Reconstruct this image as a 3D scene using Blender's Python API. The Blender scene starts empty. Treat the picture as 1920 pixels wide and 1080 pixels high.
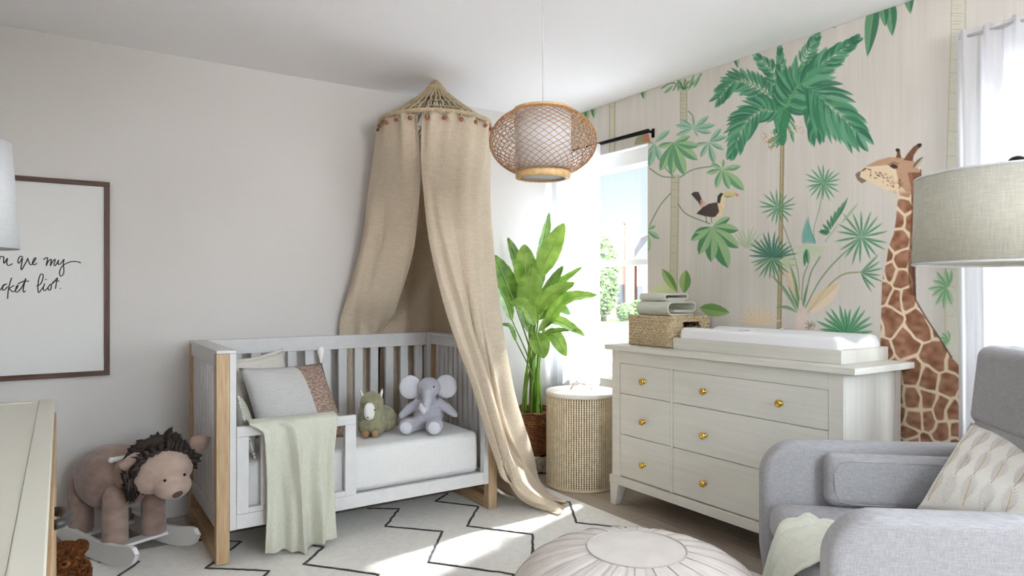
import bpy, math, random
import numpy as np
from mathutils import Vector, Matrix, noise as mnoise
random.seed(7); rng = np.random.RandomState(5)
PI = math.pi
sc = bpy.context.scene
COL = sc.collection

def S(r, g, b):                      # sRGB 0-255 -> linear
    return tuple(((c/255)/12.92 if c/255 <= .04045 else ((c/255+.055)/1.055)**2.4) for c in (r, g, b))

# ------------------------------------------------------------------ camera
FPX = 1274.0; CH = 1.2; HOR = 545.0
DX, DY = .5534, .8329                # horizontal view direction
RX, RY = .8329, -.5534               # horizontal right direction
cam = bpy.data.cameras.new('camera'); co = bpy.data.objects.new('camera', cam); COL.objects.link(co)
cam.sensor_width = 36; cam.lens = FPX/1920*36; cam.clip_start = .05; cam.clip_end = 400
cam.shift_y = (HOR-540)/1920
co.location = (0, 0, CH)
co.rotation_euler = (PI/2, 0, math.atan2(DY, DX)-PI/2)
sc.camera = co

# ------------------------------------------------------------------ world, sun, exposure
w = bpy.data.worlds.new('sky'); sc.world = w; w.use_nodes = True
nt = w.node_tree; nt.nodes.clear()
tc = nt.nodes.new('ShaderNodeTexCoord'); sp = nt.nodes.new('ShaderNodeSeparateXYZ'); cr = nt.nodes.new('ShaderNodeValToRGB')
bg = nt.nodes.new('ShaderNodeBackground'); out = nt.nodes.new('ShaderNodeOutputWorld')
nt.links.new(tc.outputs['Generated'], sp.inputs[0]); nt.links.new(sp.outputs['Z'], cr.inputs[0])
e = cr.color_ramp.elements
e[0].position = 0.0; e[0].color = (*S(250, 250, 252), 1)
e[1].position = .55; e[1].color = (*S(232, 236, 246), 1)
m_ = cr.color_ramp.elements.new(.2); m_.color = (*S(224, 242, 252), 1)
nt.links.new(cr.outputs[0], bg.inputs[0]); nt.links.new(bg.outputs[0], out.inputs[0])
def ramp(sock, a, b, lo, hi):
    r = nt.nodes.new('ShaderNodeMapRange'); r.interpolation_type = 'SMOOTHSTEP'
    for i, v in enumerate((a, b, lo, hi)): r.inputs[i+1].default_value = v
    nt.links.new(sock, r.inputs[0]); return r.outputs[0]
ad_ = nt.nodes.new('ShaderNodeMath'); ad_.operation = 'ADD'       # strength raised high up and behind the viewer, added as room fill
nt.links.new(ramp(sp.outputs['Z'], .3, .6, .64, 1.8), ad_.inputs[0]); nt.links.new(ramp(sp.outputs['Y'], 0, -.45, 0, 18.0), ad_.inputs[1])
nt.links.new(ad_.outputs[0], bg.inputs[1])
sl = bpy.data.lights.new('sun', 'SUN'); so = bpy.data.objects.new('sun', sl); COL.objects.link(so)
sl.energy = 8.0; sl.angle = math.radians(3.2); sl.color = (1, .975, .95)
SUN = Vector((-1, -.30, -1.0)).normalized()          # travel direction of the light
so.rotation_euler = SUN.to_track_quat('-Z', 'Y').to_euler(); so.location = (8, 5, 8)
sc.view_settings.view_transform = 'Standard'; sc.view_settings.look = 'None'
sc.view_settings.gamma = 1; sc.view_settings.use_curve_mapping = False
sc.view_settings.exposure = 0.82
sc.cycles.max_bounces = 10; sc.cycles.diffuse_bounces = 7; sc.cycles.transparent_max_bounces = 16
sc.cycles.sample_clamp_indirect = 6; sc.cycles.caustics_reflective = False; sc.cycles.caustics_refractive = False
sc.cycles.use_denoising = True

# ------------------------------------------------------------------ helpers
def ray(px):
    l = (px-960)/FPX
    return DX+l*RX, DY+l*RY
def T(px, py, t):                    # a point seen at px,py that stands t metres in front
    r = ray(px); return Vector((r[0]*t, r[1]*t, CH+t*(HOR-py)/FPX))
def WX(px, py, x):                   # point on a plane x = const
    r = ray(px); t = x/r[0]; return Vector((x, r[1]*t, CH+t*(HOR-py)/FPX))
def WY(px, py, y):
    r = ray(px); t = y/r[1]; return Vector((r[0]*t, y, CH+t*(HOR-py)/FPX))
def WZ(px, py, z=0.):
    t = (z-CH)*FPX/(HOR-py); r = ray(px); return Vector((r[0]*t, r[1]*t, z))

class MB:
    def __init__(s): s.v = []; s.f = []; s.m = []; s.s = []; s.uv = {}
    def add(s, vs, fs, mat=0, smooth=False):
        b = len(s.v); s.v += [tuple(p) for p in vs]
        for f in fs: s.f.append(tuple(b+i for i in f)); s.m.append(mat); s.s.append(smooth)
        return s
    def box(s, x0, x1, y0, y1, z0, z1, mat=0):
        v = [(x, y, z) for x in (x0, x1) for y in (y0, y1) for z in (z0, z1)]
        return s.add(v, [(0, 1, 3, 2), (4, 6, 7, 5), (0, 4, 5, 1), (2, 3, 7, 6), (0, 2, 6, 4), (1, 5, 7, 3)], mat)
    def obox(s, c, ax, ay, az, mat=0):       # oriented box: centre and three half vectors
        c, ax, ay, az = map(Vector, (c, ax, ay, az))
        v = [c+i*ax+j*ay+k*az for i in (-1, 1) for j in (-1, 1) for k in (-1, 1)]
        return s.add(v, [(0, 1, 3, 2), (4, 6, 7, 5), (0, 4, 5, 1), (2, 3, 7, 6), (0, 2, 6, 4), (1, 5, 7, 3)], mat)
    def tube(s, pts, r, n=8, mat=0, closed=False, flat=1.0, up=None):
        pts = [Vector(p) for p in pts]; N = len(pts)
        rs = r if isinstance(r, (list, tuple)) else [r]*N
        vs = []; prev = None
        for i, p in enumerate(pts):
            if closed: t = pts[(i+1) % N]-pts[i-1]
            else: t = pts[min(i+1, N-1)]-pts[max(i-1, 0)]
            if t.length < 1e-9: t = Vector((0, 0, 1))
            t.normalize()
            if prev is None:
                a = Vector(up) if up else (Vector((0, 0, 1)) if abs(t.z) < .9 else Vector((1, 0, 0)))
                u = (a-t*a.dot(t)).normalized()
            else:
                u = prev-t*prev.dot(t)
                u = u.normalized() if u.length > 1e-6 else t.orthogonal().normalized()
            prev = u; q = t.cross(u)
            for k in range(n):
                a = 2*PI*k/n; vs.append(p+rs[i]*(math.cos(a)*u*flat+math.sin(a)*q))
        fs = []
        for i in range(N if closed else N-1):
            for k in range(n):
                a = i*n+k; b = i*n+(k+1) % n; j = (i+1) % N
                fs.append((a, b, j*n+(k+1) % n, j*n+k))
        if not closed:
            fs.append(tuple(range(n-1, -1, -1))); fs.append(tuple((N-1)*n+k for k in range(n)))
        return s.add(vs, fs, mat, True)
    def lathe(s, prof, cx, cy, n=32, mat=0, smooth=True):
        vs = []; P = len(prof)
        for r, z in prof:
            for k in range(n):
                a = 2*PI*k/n; vs.append((cx+r*math.cos(a), cy+r*math.sin(a), z))
        fs = [(i*n+k, i*n+(k+1) % n, (i+1)*n+(k+1) % n, (i+1)*n+k) for i in range(P-1) for k in range(n)]
        ring = max(abs(prof[0][0]-prof[-1][0]), abs(prof[0][1]-prof[-1][1])) < 1e-9
        if prof[0][0] > 1e-6 and not ring: fs.append(tuple(range(n-1, -1, -1)))
        if prof[-1][0] > 1e-6 and not ring: fs.append(tuple((P-1)*n+k for k in range(n)))
        return s.add(vs, fs, mat, smooth)
    def ball(s, c, r, R=None, n=20, m=12, mat=0, e=1.0):
        c = Vector(c); r = (r,)*3 if isinstance(r, (int, float)) else r
        vs = []
        pw = lambda x: math.copysign(abs(x)**e, x)
        for i in range(m+1):
            th = PI*i/m
            for k in range(n):
                ph = 2*PI*k/n
                p = Vector((r[0]*pw(math.sin(th))*pw(math.cos(ph)), r[1]*pw(math.sin(th))*pw(math.sin(ph)), r[2]*pw(math.cos(th))))
                vs.append(c+(R @ p if R else p))
        fs = [(i*n+k, (i+1)*n+k, (i+1)*n+(k+1) % n, i*n+(k+1) % n) for i in range(m) for k in range(n)]
        return s.add(vs, fs, mat, True)
    def grid(s, fn, nu, nv, mat=0, smooth=True, cu=False):
        vs = [fn(i/nu, j/nv) for j in range(nv+1) for i in range(nu if cu else nu+1)]
        W = nu if cu else nu+1
        fs = [(j*W+i, j*W+(i+1) % W, (j+1)*W+(i+1) % W, (j+1)*W+i) for j in range(nv) for i in range(nu)]
        return s.add(vs, fs, mat, smooth)

def offset(o):
    v = Vector((0, 0, 0))
    while o: v += o.location; o = o.parent
    return v
def part(name, mb, mats, parent=None, bevel=0, seg=2, solid=0, sub=0, remesh=0, smoothit=0, label=None, loc=None, disp=None, shade=True):
    o_ = offset(parent) if parent else Vector(loc) if loc is not None else Vector((0, 0, 0))
    me = bpy.data.meshes.new(name)
    me.from_pydata([(x-o_.x, y-o_.y, z-o_.z) for x, y, z in mb.v], [], mb.f)
    for m in (mats if isinstance(mats, (list, tuple)) else [mats]): me.materials.append(m)
    me.polygons.foreach_set('material_index', mb.m); me.polygons.foreach_set('use_smooth', mb.s)
    me.validate(); me.update()
    o = bpy.data.objects.new(name, me); COL.objects.link(o)
    if parent: o.parent = parent
    elif loc is not None: o.location = loc
    if remesh:
        d = o.modifiers.new('r', 'REMESH'); d.mode = 'VOXEL'; d.voxel_size = remesh; d.use_smooth_shade = True
    if smoothit:
        d = o.modifiers.new('s', 'SMOOTH'); d.iterations = smoothit; d.factor = .5
    if solid:
        d = o.modifiers.new('t', 'SOLIDIFY'); d.thickness = solid; d.offset = 0
    if bevel:
        d = o.modifiers.new('b', 'BEVEL'); d.width = bevel; d.segments = seg; d.limit_method = 'ANGLE'; d.angle_limit = .6
        me.polygons.foreach_set('use_smooth', [True]*len(me.polygons))
        d.harden_normals = True
    if sub:
        d = o.modifiers.new('u', 'SUBSURF'); d.levels = sub; d.render_levels = sub
    if disp:
        tx = bpy.data.textures.new('d', 'CLOUDS'); tx.noise_scale = disp[1]
        d = o.modifiers.new('d', 'DISPLACE'); d.texture = tx; d.strength = disp[0]; d.mid_level = .5
    if label: o['label'] = label
    return o
def thing(name, label, cat, loc, group=None):
    o = bpy.data.objects.new(name, None); COL.objects.link(o); o.location = loc; o.empty_display_size = .05
    o['label'] = label; o['category'] = cat
    if group: o['group'] = group
    return o
def tag(o, label, cat, group=None):
    o['label'] = label; o['category'] = cat
    if group: o['group'] = group
    return o
def struct(o): o['kind'] = 'structure'; return o

# ------------------------------------------------------------------ materials
def mat(name, col, rough=.6, metal=0, c2=None, nscale=(8, 8, 8), bump=0, bscale=None, detail=4, spec=.4, lo=.35, hi=.65, sheen=0, bdist=.002, sub=0):
    m = bpy.data.materials.new(name); m.use_nodes = True; n = m.node_tree; b = n.nodes['Principled BSDF']
    b.inputs['Base Color'].default_value = (*col, 1); b.inputs['Roughness'].default_value = rough
    b.inputs['Metallic'].default_value = metal; b.inputs['Specular IOR Level'].default_value = spec
    if sheen: b.inputs['Sheen Weight'].default_value = sheen
    if c2 or bump:
        t = n.nodes.new('ShaderNodeTexCoord')
    if c2:
        mp = n.nodes.new('ShaderNodeMapping'); mp.inputs['Scale'].default_value = nscale
        x = n.nodes.new('ShaderNodeTexNoise'); x.inputs['Scale'].default_value = 1; x.inputs['Detail'].default_value = detail
        r = n.nodes.new('ShaderNodeValToRGB'); r.color_ramp.elements[0].position = lo; r.color_ramp.elements[1].position = hi
        r.color_ramp.elements[0].color = (*col, 1); r.color_ramp.elements[1].color = (*c2, 1)
        n.links.new(t.outputs['Object'], mp.inputs[0]); n.links.new(mp.outputs[0], x.inputs[0]); n.links.new(x.outputs[0], r.inputs[0])
        n.links.new(r.outputs[0], b.inputs['Base Color'])
    if bump:
        mp2 = n.nodes.new('ShaderNodeMapping'); mp2.inputs['Scale'].default_value = bscale or nscale
        y = n.nodes.new('ShaderNodeTexNoise'); y.inputs['Scale'].default_value = 1; y.inputs['Detail'].default_value = 3
        bp = n.nodes.new('ShaderNodeBump'); bp.inputs['Strength'].default_value = bump; bp.inputs['Distance'].default_value = bdist
        n.links.new(t.outputs['Object'], mp2.inputs[0]); n.links.new(mp2.outputs[0], y.inputs[0]); n.links.new(y.outputs[0], bp.inputs['Height'])
        n.links.new(bp.outputs[0], b.inputs['Normal'])
    return m
def weave(name, c1, c2, sc_=260, rough=.85, bump=.4, mixf=.5, sheen=.2, axes=((1, 1, .08), (.08, .08, 1)), transl=0, bd=.002):
    """cloth: two families of threads crossing in object space"""
    m = bpy.data.materials.new(name); m.use_nodes = True; n = m.node_tree; b = n.nodes['Principled BSDF']
    b.inputs['Roughness'].default_value = rough; b.inputs['Specular IOR Level'].default_value = .15; b.inputs['Sheen Weight'].default_value = sheen
    t = n.nodes.new('ShaderNodeTexCoord'); hs = []
    for a in axes:
        mp = n.nodes.new('ShaderNodeMapping'); mp.inputs['Scale'].default_value = [sc_*q for q in a]
        x = n.nodes.new('ShaderNodeTexNoise'); x.inputs['Scale'].default_value = 1; x.inputs['Detail'].default_value = 2
        n.links.new(t.outputs['Object'], mp.inputs[0]); n.links.new(mp.outputs[0], x.inputs[0]); hs.append(x)
    ad = n.nodes.new('ShaderNodeMath'); ad.operation = 'ADD'
    n.links.new(hs[0].outputs[0], ad.inputs[0]); n.links.new(hs[1].outputs[0], ad.inputs[1])
    r = n.nodes.new('ShaderNodeMapRange'); r.inputs[1].default_value = .7; r.inputs[2].default_value = 1.3
    n.links.new(ad.outputs[0], r.inputs[0])
    mx = n.nodes.new('ShaderNodeMix'); mx.data_type = 'RGBA'
    mx.inputs[6].default_value = (*c1, 1); mx.inputs[7].default_value = (*c2, 1)
    n.links.new(r.outputs[0], mx.inputs[0]); n.links.new(mx.outputs[2], b.inputs['Base Color'])
    bp = n.nodes.new('ShaderNodeBump'); bp.inputs['Strength'].default_value = bump; bp.inputs['Distance'].default_value = bd
    n.links.new(ad.outputs[0], bp.inputs['Height']); n.links.new(bp.outputs[0], b.inputs['Normal'])
    if transl:
        tr = n.nodes.new('ShaderNodeBsdfTranslucent'); n.links.new(mx.outputs[2], tr.inputs[0])
        ms = n.nodes.new('ShaderNodeMixShader'); ms.inputs[0].default_value = transl
        n.links.new(b.outputs[0], ms.inputs[1]); n.links.new(tr.outputs[0], ms.inputs[2])
        n.links.new(ms.outputs[0], n.nodes['Material Output'].inputs[0])
    return m
def wood(name, c1, c2, axis=2, sc_=6, rough=.5, stretch=12):
    s_ = [sc_*stretch]*3; s_[axis] = sc_*.8
    return mat(name, c1, rough, c2=c2, nscale=s_, bump=.12, bscale=s_, detail=6, lo=.3, hi=.7, bdist=.001)

M = {}
M['wall'] = mat('wall_paint', S(207, 203, 200), .9, bump=.15, bscale=(120, 120, 120), spec=.2, bdist=.0006)
M['ceil'] = mat('ceiling_paint', S(244, 243, 246), .9, spec=.2)
M['white'] = mat('white_lacquer', S(206, 205, 205), .45, c2=S(201, 200, 200), nscale=(20, 20, 20))
M['trim'] = mat('white_trim', S(226, 226, 226), .5)
M['frame'] = mat('window_frame_white', S(238, 238, 238), .4)
M['oak'] = wood('light_oak', S(190, 164, 130), S(160, 132, 98), 2, 9)
M['oaky'] = wood('light_oak_rail', S(186, 158, 122), S(156, 128, 94), 1, 9)
M['dresser'] = wood('whitewashed_wood', S(210, 207, 199), S(202, 199, 190), 1, 3, .55, 26)
M['dresserx'] = wood('whitewashed_wood_side', S(212, 209, 201), S(204, 200, 191), 2, 3, .6, 26)
M['brass'] = mat('polished_brass', S(222, 178, 84), .22, 1)
M['black'] = mat('black_metal', S(18, 18, 18), .4, .6)
M['walnut'] = wood('walnut', S(90, 60, 46), S(62, 40, 31), 0, 8)
M['walnutz'] = wood('walnut_upright', S(90, 60, 46), S(62, 40, 31), 2, 8)
M['ink'] = mat('ink', S(34, 34, 34), .8)
M['paper'] = mat('print_paper', S(214, 213, 211), .7, spec=.3)
M['sheet'] = weave('white_sheet', S(218, 217, 216), S(209, 208, 207), 200, bump=.1)
M['drape'] = weave('flax_linen', S(226, 211, 189), S(204, 188, 165), 420, bump=.9, transl=.22, axes=((1, 1, .06), (.05, .05, 1)))
M['rope'] = mat('jute_rope', S(196, 180, 150), .9, c2=S(160, 143, 112), nscale=(150, 150, 150), bump=.8, bscale=(260, 260, 260))
M['bead'] = mat('terracotta_bead', S(160, 98, 70), .5, c2=S(126, 74, 52), nscale=(60, 60, 60))
M['rattan'] = mat('rattan', S(186, 142, 98), .5, c2=S(150, 104, 66), nscale=(90, 90, 90))
M['bamboo'] = mat('bamboo_hoop', S(216, 184, 134), .5, c2=S(190, 154, 104), nscale=(40, 40, 40))
M['sage'] = weave('sage_knit', S(217, 217, 202), S(199, 200, 185), 420, bump=.8, axes=((.3, .3, 1), (1, 1, .15)), transl=.1)
M['sageC'] = weave('pale_green_cotton', S(226, 228, 214), S(214, 217, 202), 260, bump=.3, transl=.1)
M['grey'] = weave('grey_upholstery', S(168, 166, 168), S(140, 138, 140), 620, bump=.5, axes=((.06, .06, 1), (1, 1, .10)))
M['shade'] = weave('linen_shade', S(208, 206, 192), S(188, 186, 172), 300, bump=.3, transl=.25)
M['shadew'] = weave('white_shade', S(232, 233, 236), S(222, 223, 227), 300, bump=.2, transl=.3)
M['pillA'] = weave('cream_linen', S(214, 209, 202), S(200, 195, 188), 220, bump=.3)
M['pillB'] = weave('grey_linen', S(192, 190, 188), S(178, 176, 174), 260, bump=.3)
M['pillC'] = mat('heather_brown_wool', S(176, 152, 138), .95, c2=S(118, 98, 86), nscale=(60, 60, 260), bump=.8, bscale=(90, 90, 300), lo=.4, hi=.6)
M['pillS'] = weave('sage_velvet', S(182, 182, 168), S(168, 168, 154), 160, bump=.3)
M['pillF'] = weave('ivory_cotton', S(238, 236, 229), S(230, 227, 219), 300, bump=.2)
M['fernw'] = mat('fern_print_taupe', S(212, 207, 203), .9)
M['ferng'] = mat('fern_print_gold', S(196, 164, 96), .8)
M['rug'] = mat('cream_rug', S(230, 228, 222), .95, c2=S(238, 236, 231), nscale=(30, 30, 30), bump=.7, bscale=(260, 260, 260), bdist=.004, spec=.1)
M['rugl'] = mat('charcoal_yarn', S(48, 48, 50), .95, c2=S(84, 83, 83), nscale=(160, 160, 60), bump=.5)
M['leather'] = mat('putty_leather', S(206, 199, 193), .5, c2=S(198, 190, 184), nscale=(12, 12, 12), bump=.25, bscale=(220, 220, 220), bdist=.001)
M['stitch'] = mat('stitching', S(176, 168, 161), .8)
M['toy'] = mat('mauve_plush', S(136, 114, 104), .95, c2=S(156, 133, 123), nscale=(18, 18, 30), bump=.5, bscale=(300, 300, 300), sheen=.3)
M['toyl'] = mat('pale_plush', S(172, 151, 139), .95, c2=S(160, 139, 128), nscale=(20, 20, 30), bump=.4, bscale=(300, 300, 300), sheen=.3)
M['mane'] = mat('dark_mane', S(44, 37, 35), .9, c2=S(66, 54, 49), nscale=(90, 90, 20))
M['bear'] = mat('rust_fur', S(140, 84, 42), .95, c2=S(96, 52, 24), nscale=(50, 50, 50), bump=.5)
M['ele'] = weave('lilac_grey_plush', S(176, 175, 184), S(164, 163, 173), 200, bump=.3, sheen=.4)
M['elel'] = weave('pale_grey_plush', S(198, 197, 203), S(188, 187, 194), 200, bump=.3, sheen=.4)
M['olive'] = mat('olive_plush', S(150, 146, 118), .95, c2=S(130, 126, 98), nscale=(60, 60, 20), bump=.9, bscale=(200, 200, 60), sheen=.3, bdist=.004)
M['felt'] = mat('white_felt', S(226, 224, 220), .9)
M['tan'] = mat('tan_plush', S(176, 140, 104), .9, c2=S(150, 116, 82), nscale=(60, 60, 60), bump=.4)
M['nose'] = mat('brown_nose', S(84, 60, 56), .7)
M['leaf'] = mat('banana_leaf', S(104, 142, 50), .4, c2=S(146, 178, 80), nscale=(14, 14, 14), spec=.4)
M['leafv'] = mat('leaf_midrib', S(168, 192, 104), .5)
M['stem'] = mat('green_stem', S(118, 156, 52), .5, c2=S(86, 122, 34), nscale=(60, 60, 3))
M['soil'] = mat('soil', S(60, 48, 38), .95)
M['cab'] = mat('sage_lacquer', S(211, 207, 192), .35, c2=S(206, 202, 187), nscale=(3, 3, 3), spec=.5)
M['iron'] = mat('dark_handle', S(60, 60, 60), .45, .5)
M['wick'] = mat('hamper_base', S(206, 188, 158), .7)
M['lid'] = weave('ivory_lid', S(228, 222, 212), S(218, 212, 202), 180, bump=.2)
M['padw'] = mat('white_vinyl_pad', S(236, 236, 238), .5, spec=.4)
M['towel'] = weave('pale_sage_towel', S(206, 207, 196), S(194, 196, 184), 200, bump=.6)

# leaf: translucent so that the window light glows through it
def addtransl(m, f):
    n = m.node_tree; b = n.nodes['Principled BSDF']; l = b.inputs['Base Color'].links
    tr = n.nodes.new('ShaderNodeBsdfTranslucent'); ms = n.nodes.new('ShaderNodeMixShader'); ms.inputs[0].default_value = f
    if l: n.links.new(l[0].from_socket, tr.inputs[0])
    else: tr.inputs[0].default_value = b.inputs['Base Color'].default_value
    n.links.new(b.outputs[0], ms.inputs[1]); n.links.new(tr.outputs[0], ms.inputs[2]); n.links.new(ms.outputs[0], n.nodes['Material Output'].inputs[0])
M['leafd'] = mat('banana_leaf_dark', S(74, 112, 38), .35, c2=S(112, 148, 58), nscale=(14, 14, 14), spec=.5); addtransl(M['leafd'], .18); addtransl(M['leaf'], .24); addtransl(M['leafv'], .25)
def sheer():
    m = bpy.data.materials.new('sheer_curtain'); m.use_nodes = True; n = m.node_tree; n.nodes.clear()
    o = n.nodes.new('ShaderNodeOutputMaterial'); d = n.nodes.new('ShaderNodeBsdfDiffuse'); tr = n.nodes.new('ShaderNodeBsdfTranslucent'); tp = n.nodes.new('ShaderNodeBsdfTransparent')
    for q in (d, tr): q.inputs[0].default_value = (*S(218, 218, 221), 1)
    a = n.nodes.new('ShaderNodeMixShader'); a.inputs[0].default_value = .55; b = n.nodes.new('ShaderNodeMixShader'); b.inputs[0].default_value = .12
    n.links.new(d.outputs[0], a.inputs[1]); n.links.new(tr.outputs[0], a.inputs[2]); n.links.new(a.outputs[0], b.inputs[1]); n.links.new(tp.outputs[0], b.inputs[2]); n.links.new(b.outputs[0], o.inputs[0])
    return m
M['sheer'] = sheer()
def glass():
    m = bpy.data.materials.new('window_glass'); m.use_nodes = True; n = m.node_tree; n.nodes.clear()
    o = n.nodes.new('ShaderNodeOutputMaterial'); g = n.nodes.new('ShaderNodeBsdfGlossy'); g.inputs['Roughness'].default_value = .02; tp = n.nodes.new('ShaderNodeBsdfTransparent')
    tp.inputs[0].default_value = (.97, .985, .98, 1)
    a = n.nodes.new('ShaderNodeMixShader'); a.inputs[0].default_value = .05
    n.links.new(tp.outputs[0], a.inputs[1]); n.links.new(g.outputs[0], a.inputs[2]); n.links.new(a.outputs[0], o.inputs[0])
    return m
M['glass'] = glass()
def vcol(name, rough=.85):
    m = bpy.data.materials.new(name); m.use_nodes = True; n = m.node_tree; b = n.nodes['Principled BSDF']
    b.inputs['Roughness'].default_value = rough; b.inputs['Specular IOR Level'].default_value = .2
    a = n.nodes.new('ShaderNodeAttribute'); a.attribute_name = 'Col'; n.links.new(a.outputs[0], b.inputs['Base Color'])
    t = n.nodes.new('ShaderNodeTexCoord'); x = n.nodes.new('ShaderNodeTexNoise'); x.inputs['Scale'].default_value = 300
    bp = n.nodes.new('ShaderNodeBump'); bp.inputs['Strength'].default_value = .15; bp.inputs['Distance'].default_value = .0005
    n.links.new(t.outputs['Object'], x.inputs[0]); n.links.new(x.outputs[0], bp.inputs['Height']); n.links.new(bp.outputs[0], b.inputs['Normal'])
    return m
M['mural'] = vcol('mural_wallpaper')
def planks():
    m = bpy.data.materials.new('oak_planks'); m.use_nodes = True; n = m.node_tree; b = n.nodes['Principled BSDF']
    t = n.nodes.new('ShaderNodeTexCoord'); mp = n.nodes.new('ShaderNodeMapping'); mp.inputs['Rotation'].default_value = (0, 0, PI/2)
    br = n.nodes.new('ShaderNodeTexBrick'); br.inputs['Scale'].default_value = 1; br.inputs['Brick Width'].default_value = 1.3; br.inputs['Row Height'].default_value = .145
    br.inputs['Mortar Size'].default_value = .0015; br.inputs['Color1'].default_value = (*S(176, 164, 150), 1); br.inputs['Color2'].default_value = (*S(160, 148, 134), 1); br.inputs['Mortar'].default_value = (*S(110, 98, 86), 1)
    n.links.new(t.outputs['Object'], mp.inputs[0]); n.links.new(mp.outputs[0], br.inputs[0])
    m2 = n.nodes.new('ShaderNodeMapping'); m2.inputs['Scale'].default_value = (60, 3, 1); x = n.nodes.new('ShaderNodeTexNoise'); x.inputs['Scale'].default_value = 1; x.inputs['Detail'].default_value = 6
    n.links.new(t.outputs['Object'], m2.inputs[0]); n.links.new(m2.outputs[0], x.inputs[0])
    mx = n.nodes.new('ShaderNodeMix'); mx.data_type = 'RGBA'; mx.blend_type = 'MULTIPLY'; mx.inputs[0].default_value = .5
    r = n.nodes.new('ShaderNodeValToRGB'); r.color_ramp.elements[0].color = (.55, .55, .55, 1); r.color_ramp.elements[0].position = .3; r.color_ramp.elements[1].position = .7; r.color_ramp.elements[1].color = (1.15, 1.15, 1.15, 1)
    n.links.new(x.outputs[0], r.inputs[0]); n.links.new(br.outputs[0], mx.inputs[6]); n.links.new(r.outputs[0], mx.inputs[7]); n.links.new(mx.outputs[2], b.inputs['Base Color'])
    b.inputs['Roughness'].default_value = .45
    return m
M['floor'] = planks()
def pattern(name, fnode):                 # colour from UV-free cylindrical coordinates about the object's own axis
    pass

# ------------------------------------------------------------------ the room shell
WB = 3.05; WA = 4.0; H = 2.45; WL = -2.0; BK = -1.8
WINS = [(3.06, 3.93, .63, 2.12), (.15, 1.15, .63, 2.12), (-1.5, -.05, .63, 2.12)]  # last entry is an unseen window added for fill from the right
mb = MB().box(WL-.15, WB+.15, BK-.15, WA+.15, -.1, 0)
struct(part('floor', mb, M['floor']))
struct(part('ceiling', MB().box(WL-.15, WB+.15, BK-.15, WA+.15, H, H+.1), M['ceil']))
struct(part('wall_back', MB().box(WL-.15, WB+.15, WA, WA+.15, 0, H), M['wall']))
LWY = (-1.25, -.6, 1.2, 2.15)                          # unseen opening added in the left wall to let in fill light
struct(part('wall_left', MB().box(WL-.15, WL, BK, LWY[0], 0, H).box(WL-.15, WL, LWY[1], WA, 0, H).box(WL-.15, WL, LWY[0], LWY[1], 0, LWY[2]).box(WL-.15, WL, LWY[0], LWY[1], LWY[3], H), M['wall']))
mb = MB()
FX = (.6, 1.6, 1.2, 2.25)                                # unseen opening added behind the viewer for soft fill from the back
mb.box(WL, FX[0], BK-.15, BK, 0, H).box(FX[1], WB, BK-.15, BK, 0, H).box(FX[0], FX[1], BK-.15, BK, 0, FX[2]).box(FX[0], FX[1], BK-.15, BK, FX[3], H)
struct(part('wall_front', mb, M['wall']))
def wallpieces(mb, x0, x1, y0, y1):
    ys = sorted([y0, y1]+[q for w_ in WINS for q in w_[:2] if y0 < q < y1])
    for a, b in zip(ys, ys[1:]):
        c = (a+b)/2; w_ = [k for k in WINS if k[0] < c < k[1]]
        if w_: mb.box(x0, x1, a, b, 0, w_[0][2]); mb.box(x0, x1, a, b, w_[0][3], H)
        else: mb.box(x0, x1, a, b, 0, H)
    return mb
wr = struct(part('wall_right', wallpieces(MB(), WB+.004, WB+.15, BK, WA), M['trim']))

# ---- mural painted as vertex colours on the wallpaper's own fine mesh
RES = .003; MY0 = .95; NYc = int((WA-MY0)/RES)+1; NZc = int(H/RES)+1
yy, zz = np.meshgrid(MY0+np.arange(NYc)*RES, np.arange(NZc)*RES)
def vnoise(n1, n2, seed):
    r = np.random.RandomState(seed).rand(n2, n1)
    a = np.linspace(0, n1-1.001, NYc); b = np.linspace(0, n2-1.001, NZc)
    i = a.astype(int); j = b.astype(int); u = (a-i); v = (b-j)[:, None]
    return (r[j][:, i]*(1-u)+r[j][:, np.minimum(i+1, n1-1)]*u)*(1-v)+(r[np.minimum(j+1, n2-1)][:, i]*(1-u)+r[np.minimum(j+1, n2-1)][:, np.minimum(i+1, n1-1)]*u)*v
img = np.zeros((NZc, NYc, 3), np.float32); img[:] = (203, 198, 190)
st = vnoise(420, 12, 1)*6+vnoise(90, 6, 2)*7+vnoise(30, 20, 3)*5-9
img += st[..., None]*np.array([1, 1.02, 1.05])
def g2(p):
    q = WX(p[0], p[1], WB); return ((q.y-MY0)/RES, q.z/RES)
def gpoly(P, col, al=1., tex=0):
    P = np.array(P, float); x0, y0 = np.floor(P.min(0)).astype(int)-1; x1, y1 = np.ceil(P.max(0)).astype(int)+2
    x0, y0 = max(x0, 0), max(y0, 0); x1, y1 = min(x1, NYc), min(y1, NZc)
    if x1 <= x0 or y1 <= y0: return None
    ss = 3; xs = (np.arange((x1-x0)*ss)+.5)/ss+x0-.5; ys = (np.arange((y1-y0)*ss)+.5)/ss+y0-.5
    X_, Y_ = np.meshgrid(xs, ys); ins = np.zeros(X_.shape, bool)
    for i in range(len(P)):
        ax, ay = P[i]; bx, by = P[(i+1) % len(P)]
        if ay == by: continue
        c = ((ay > Y_) != (by > Y_)) & (X_ < (bx-ax)*(Y_-ay)/(by-ay)+ax); ins ^= c
    mk = ins.reshape(y1-y0, ss, x1-x0, ss).mean((1, 3)).astype(np.float32)*al
    if col is not None:
        c = np.array(col, np.float32)
        if tex: c = c+(rng.rand(y1-y0, x1-x0, 1)-.5)*tex
        img[y0:y1, x0:x1] = img[y0:y1, x0:x1]*(1-mk[..., None])+c*mk[..., None]
    return mk, (x0, x1, y0, y1)
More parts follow.
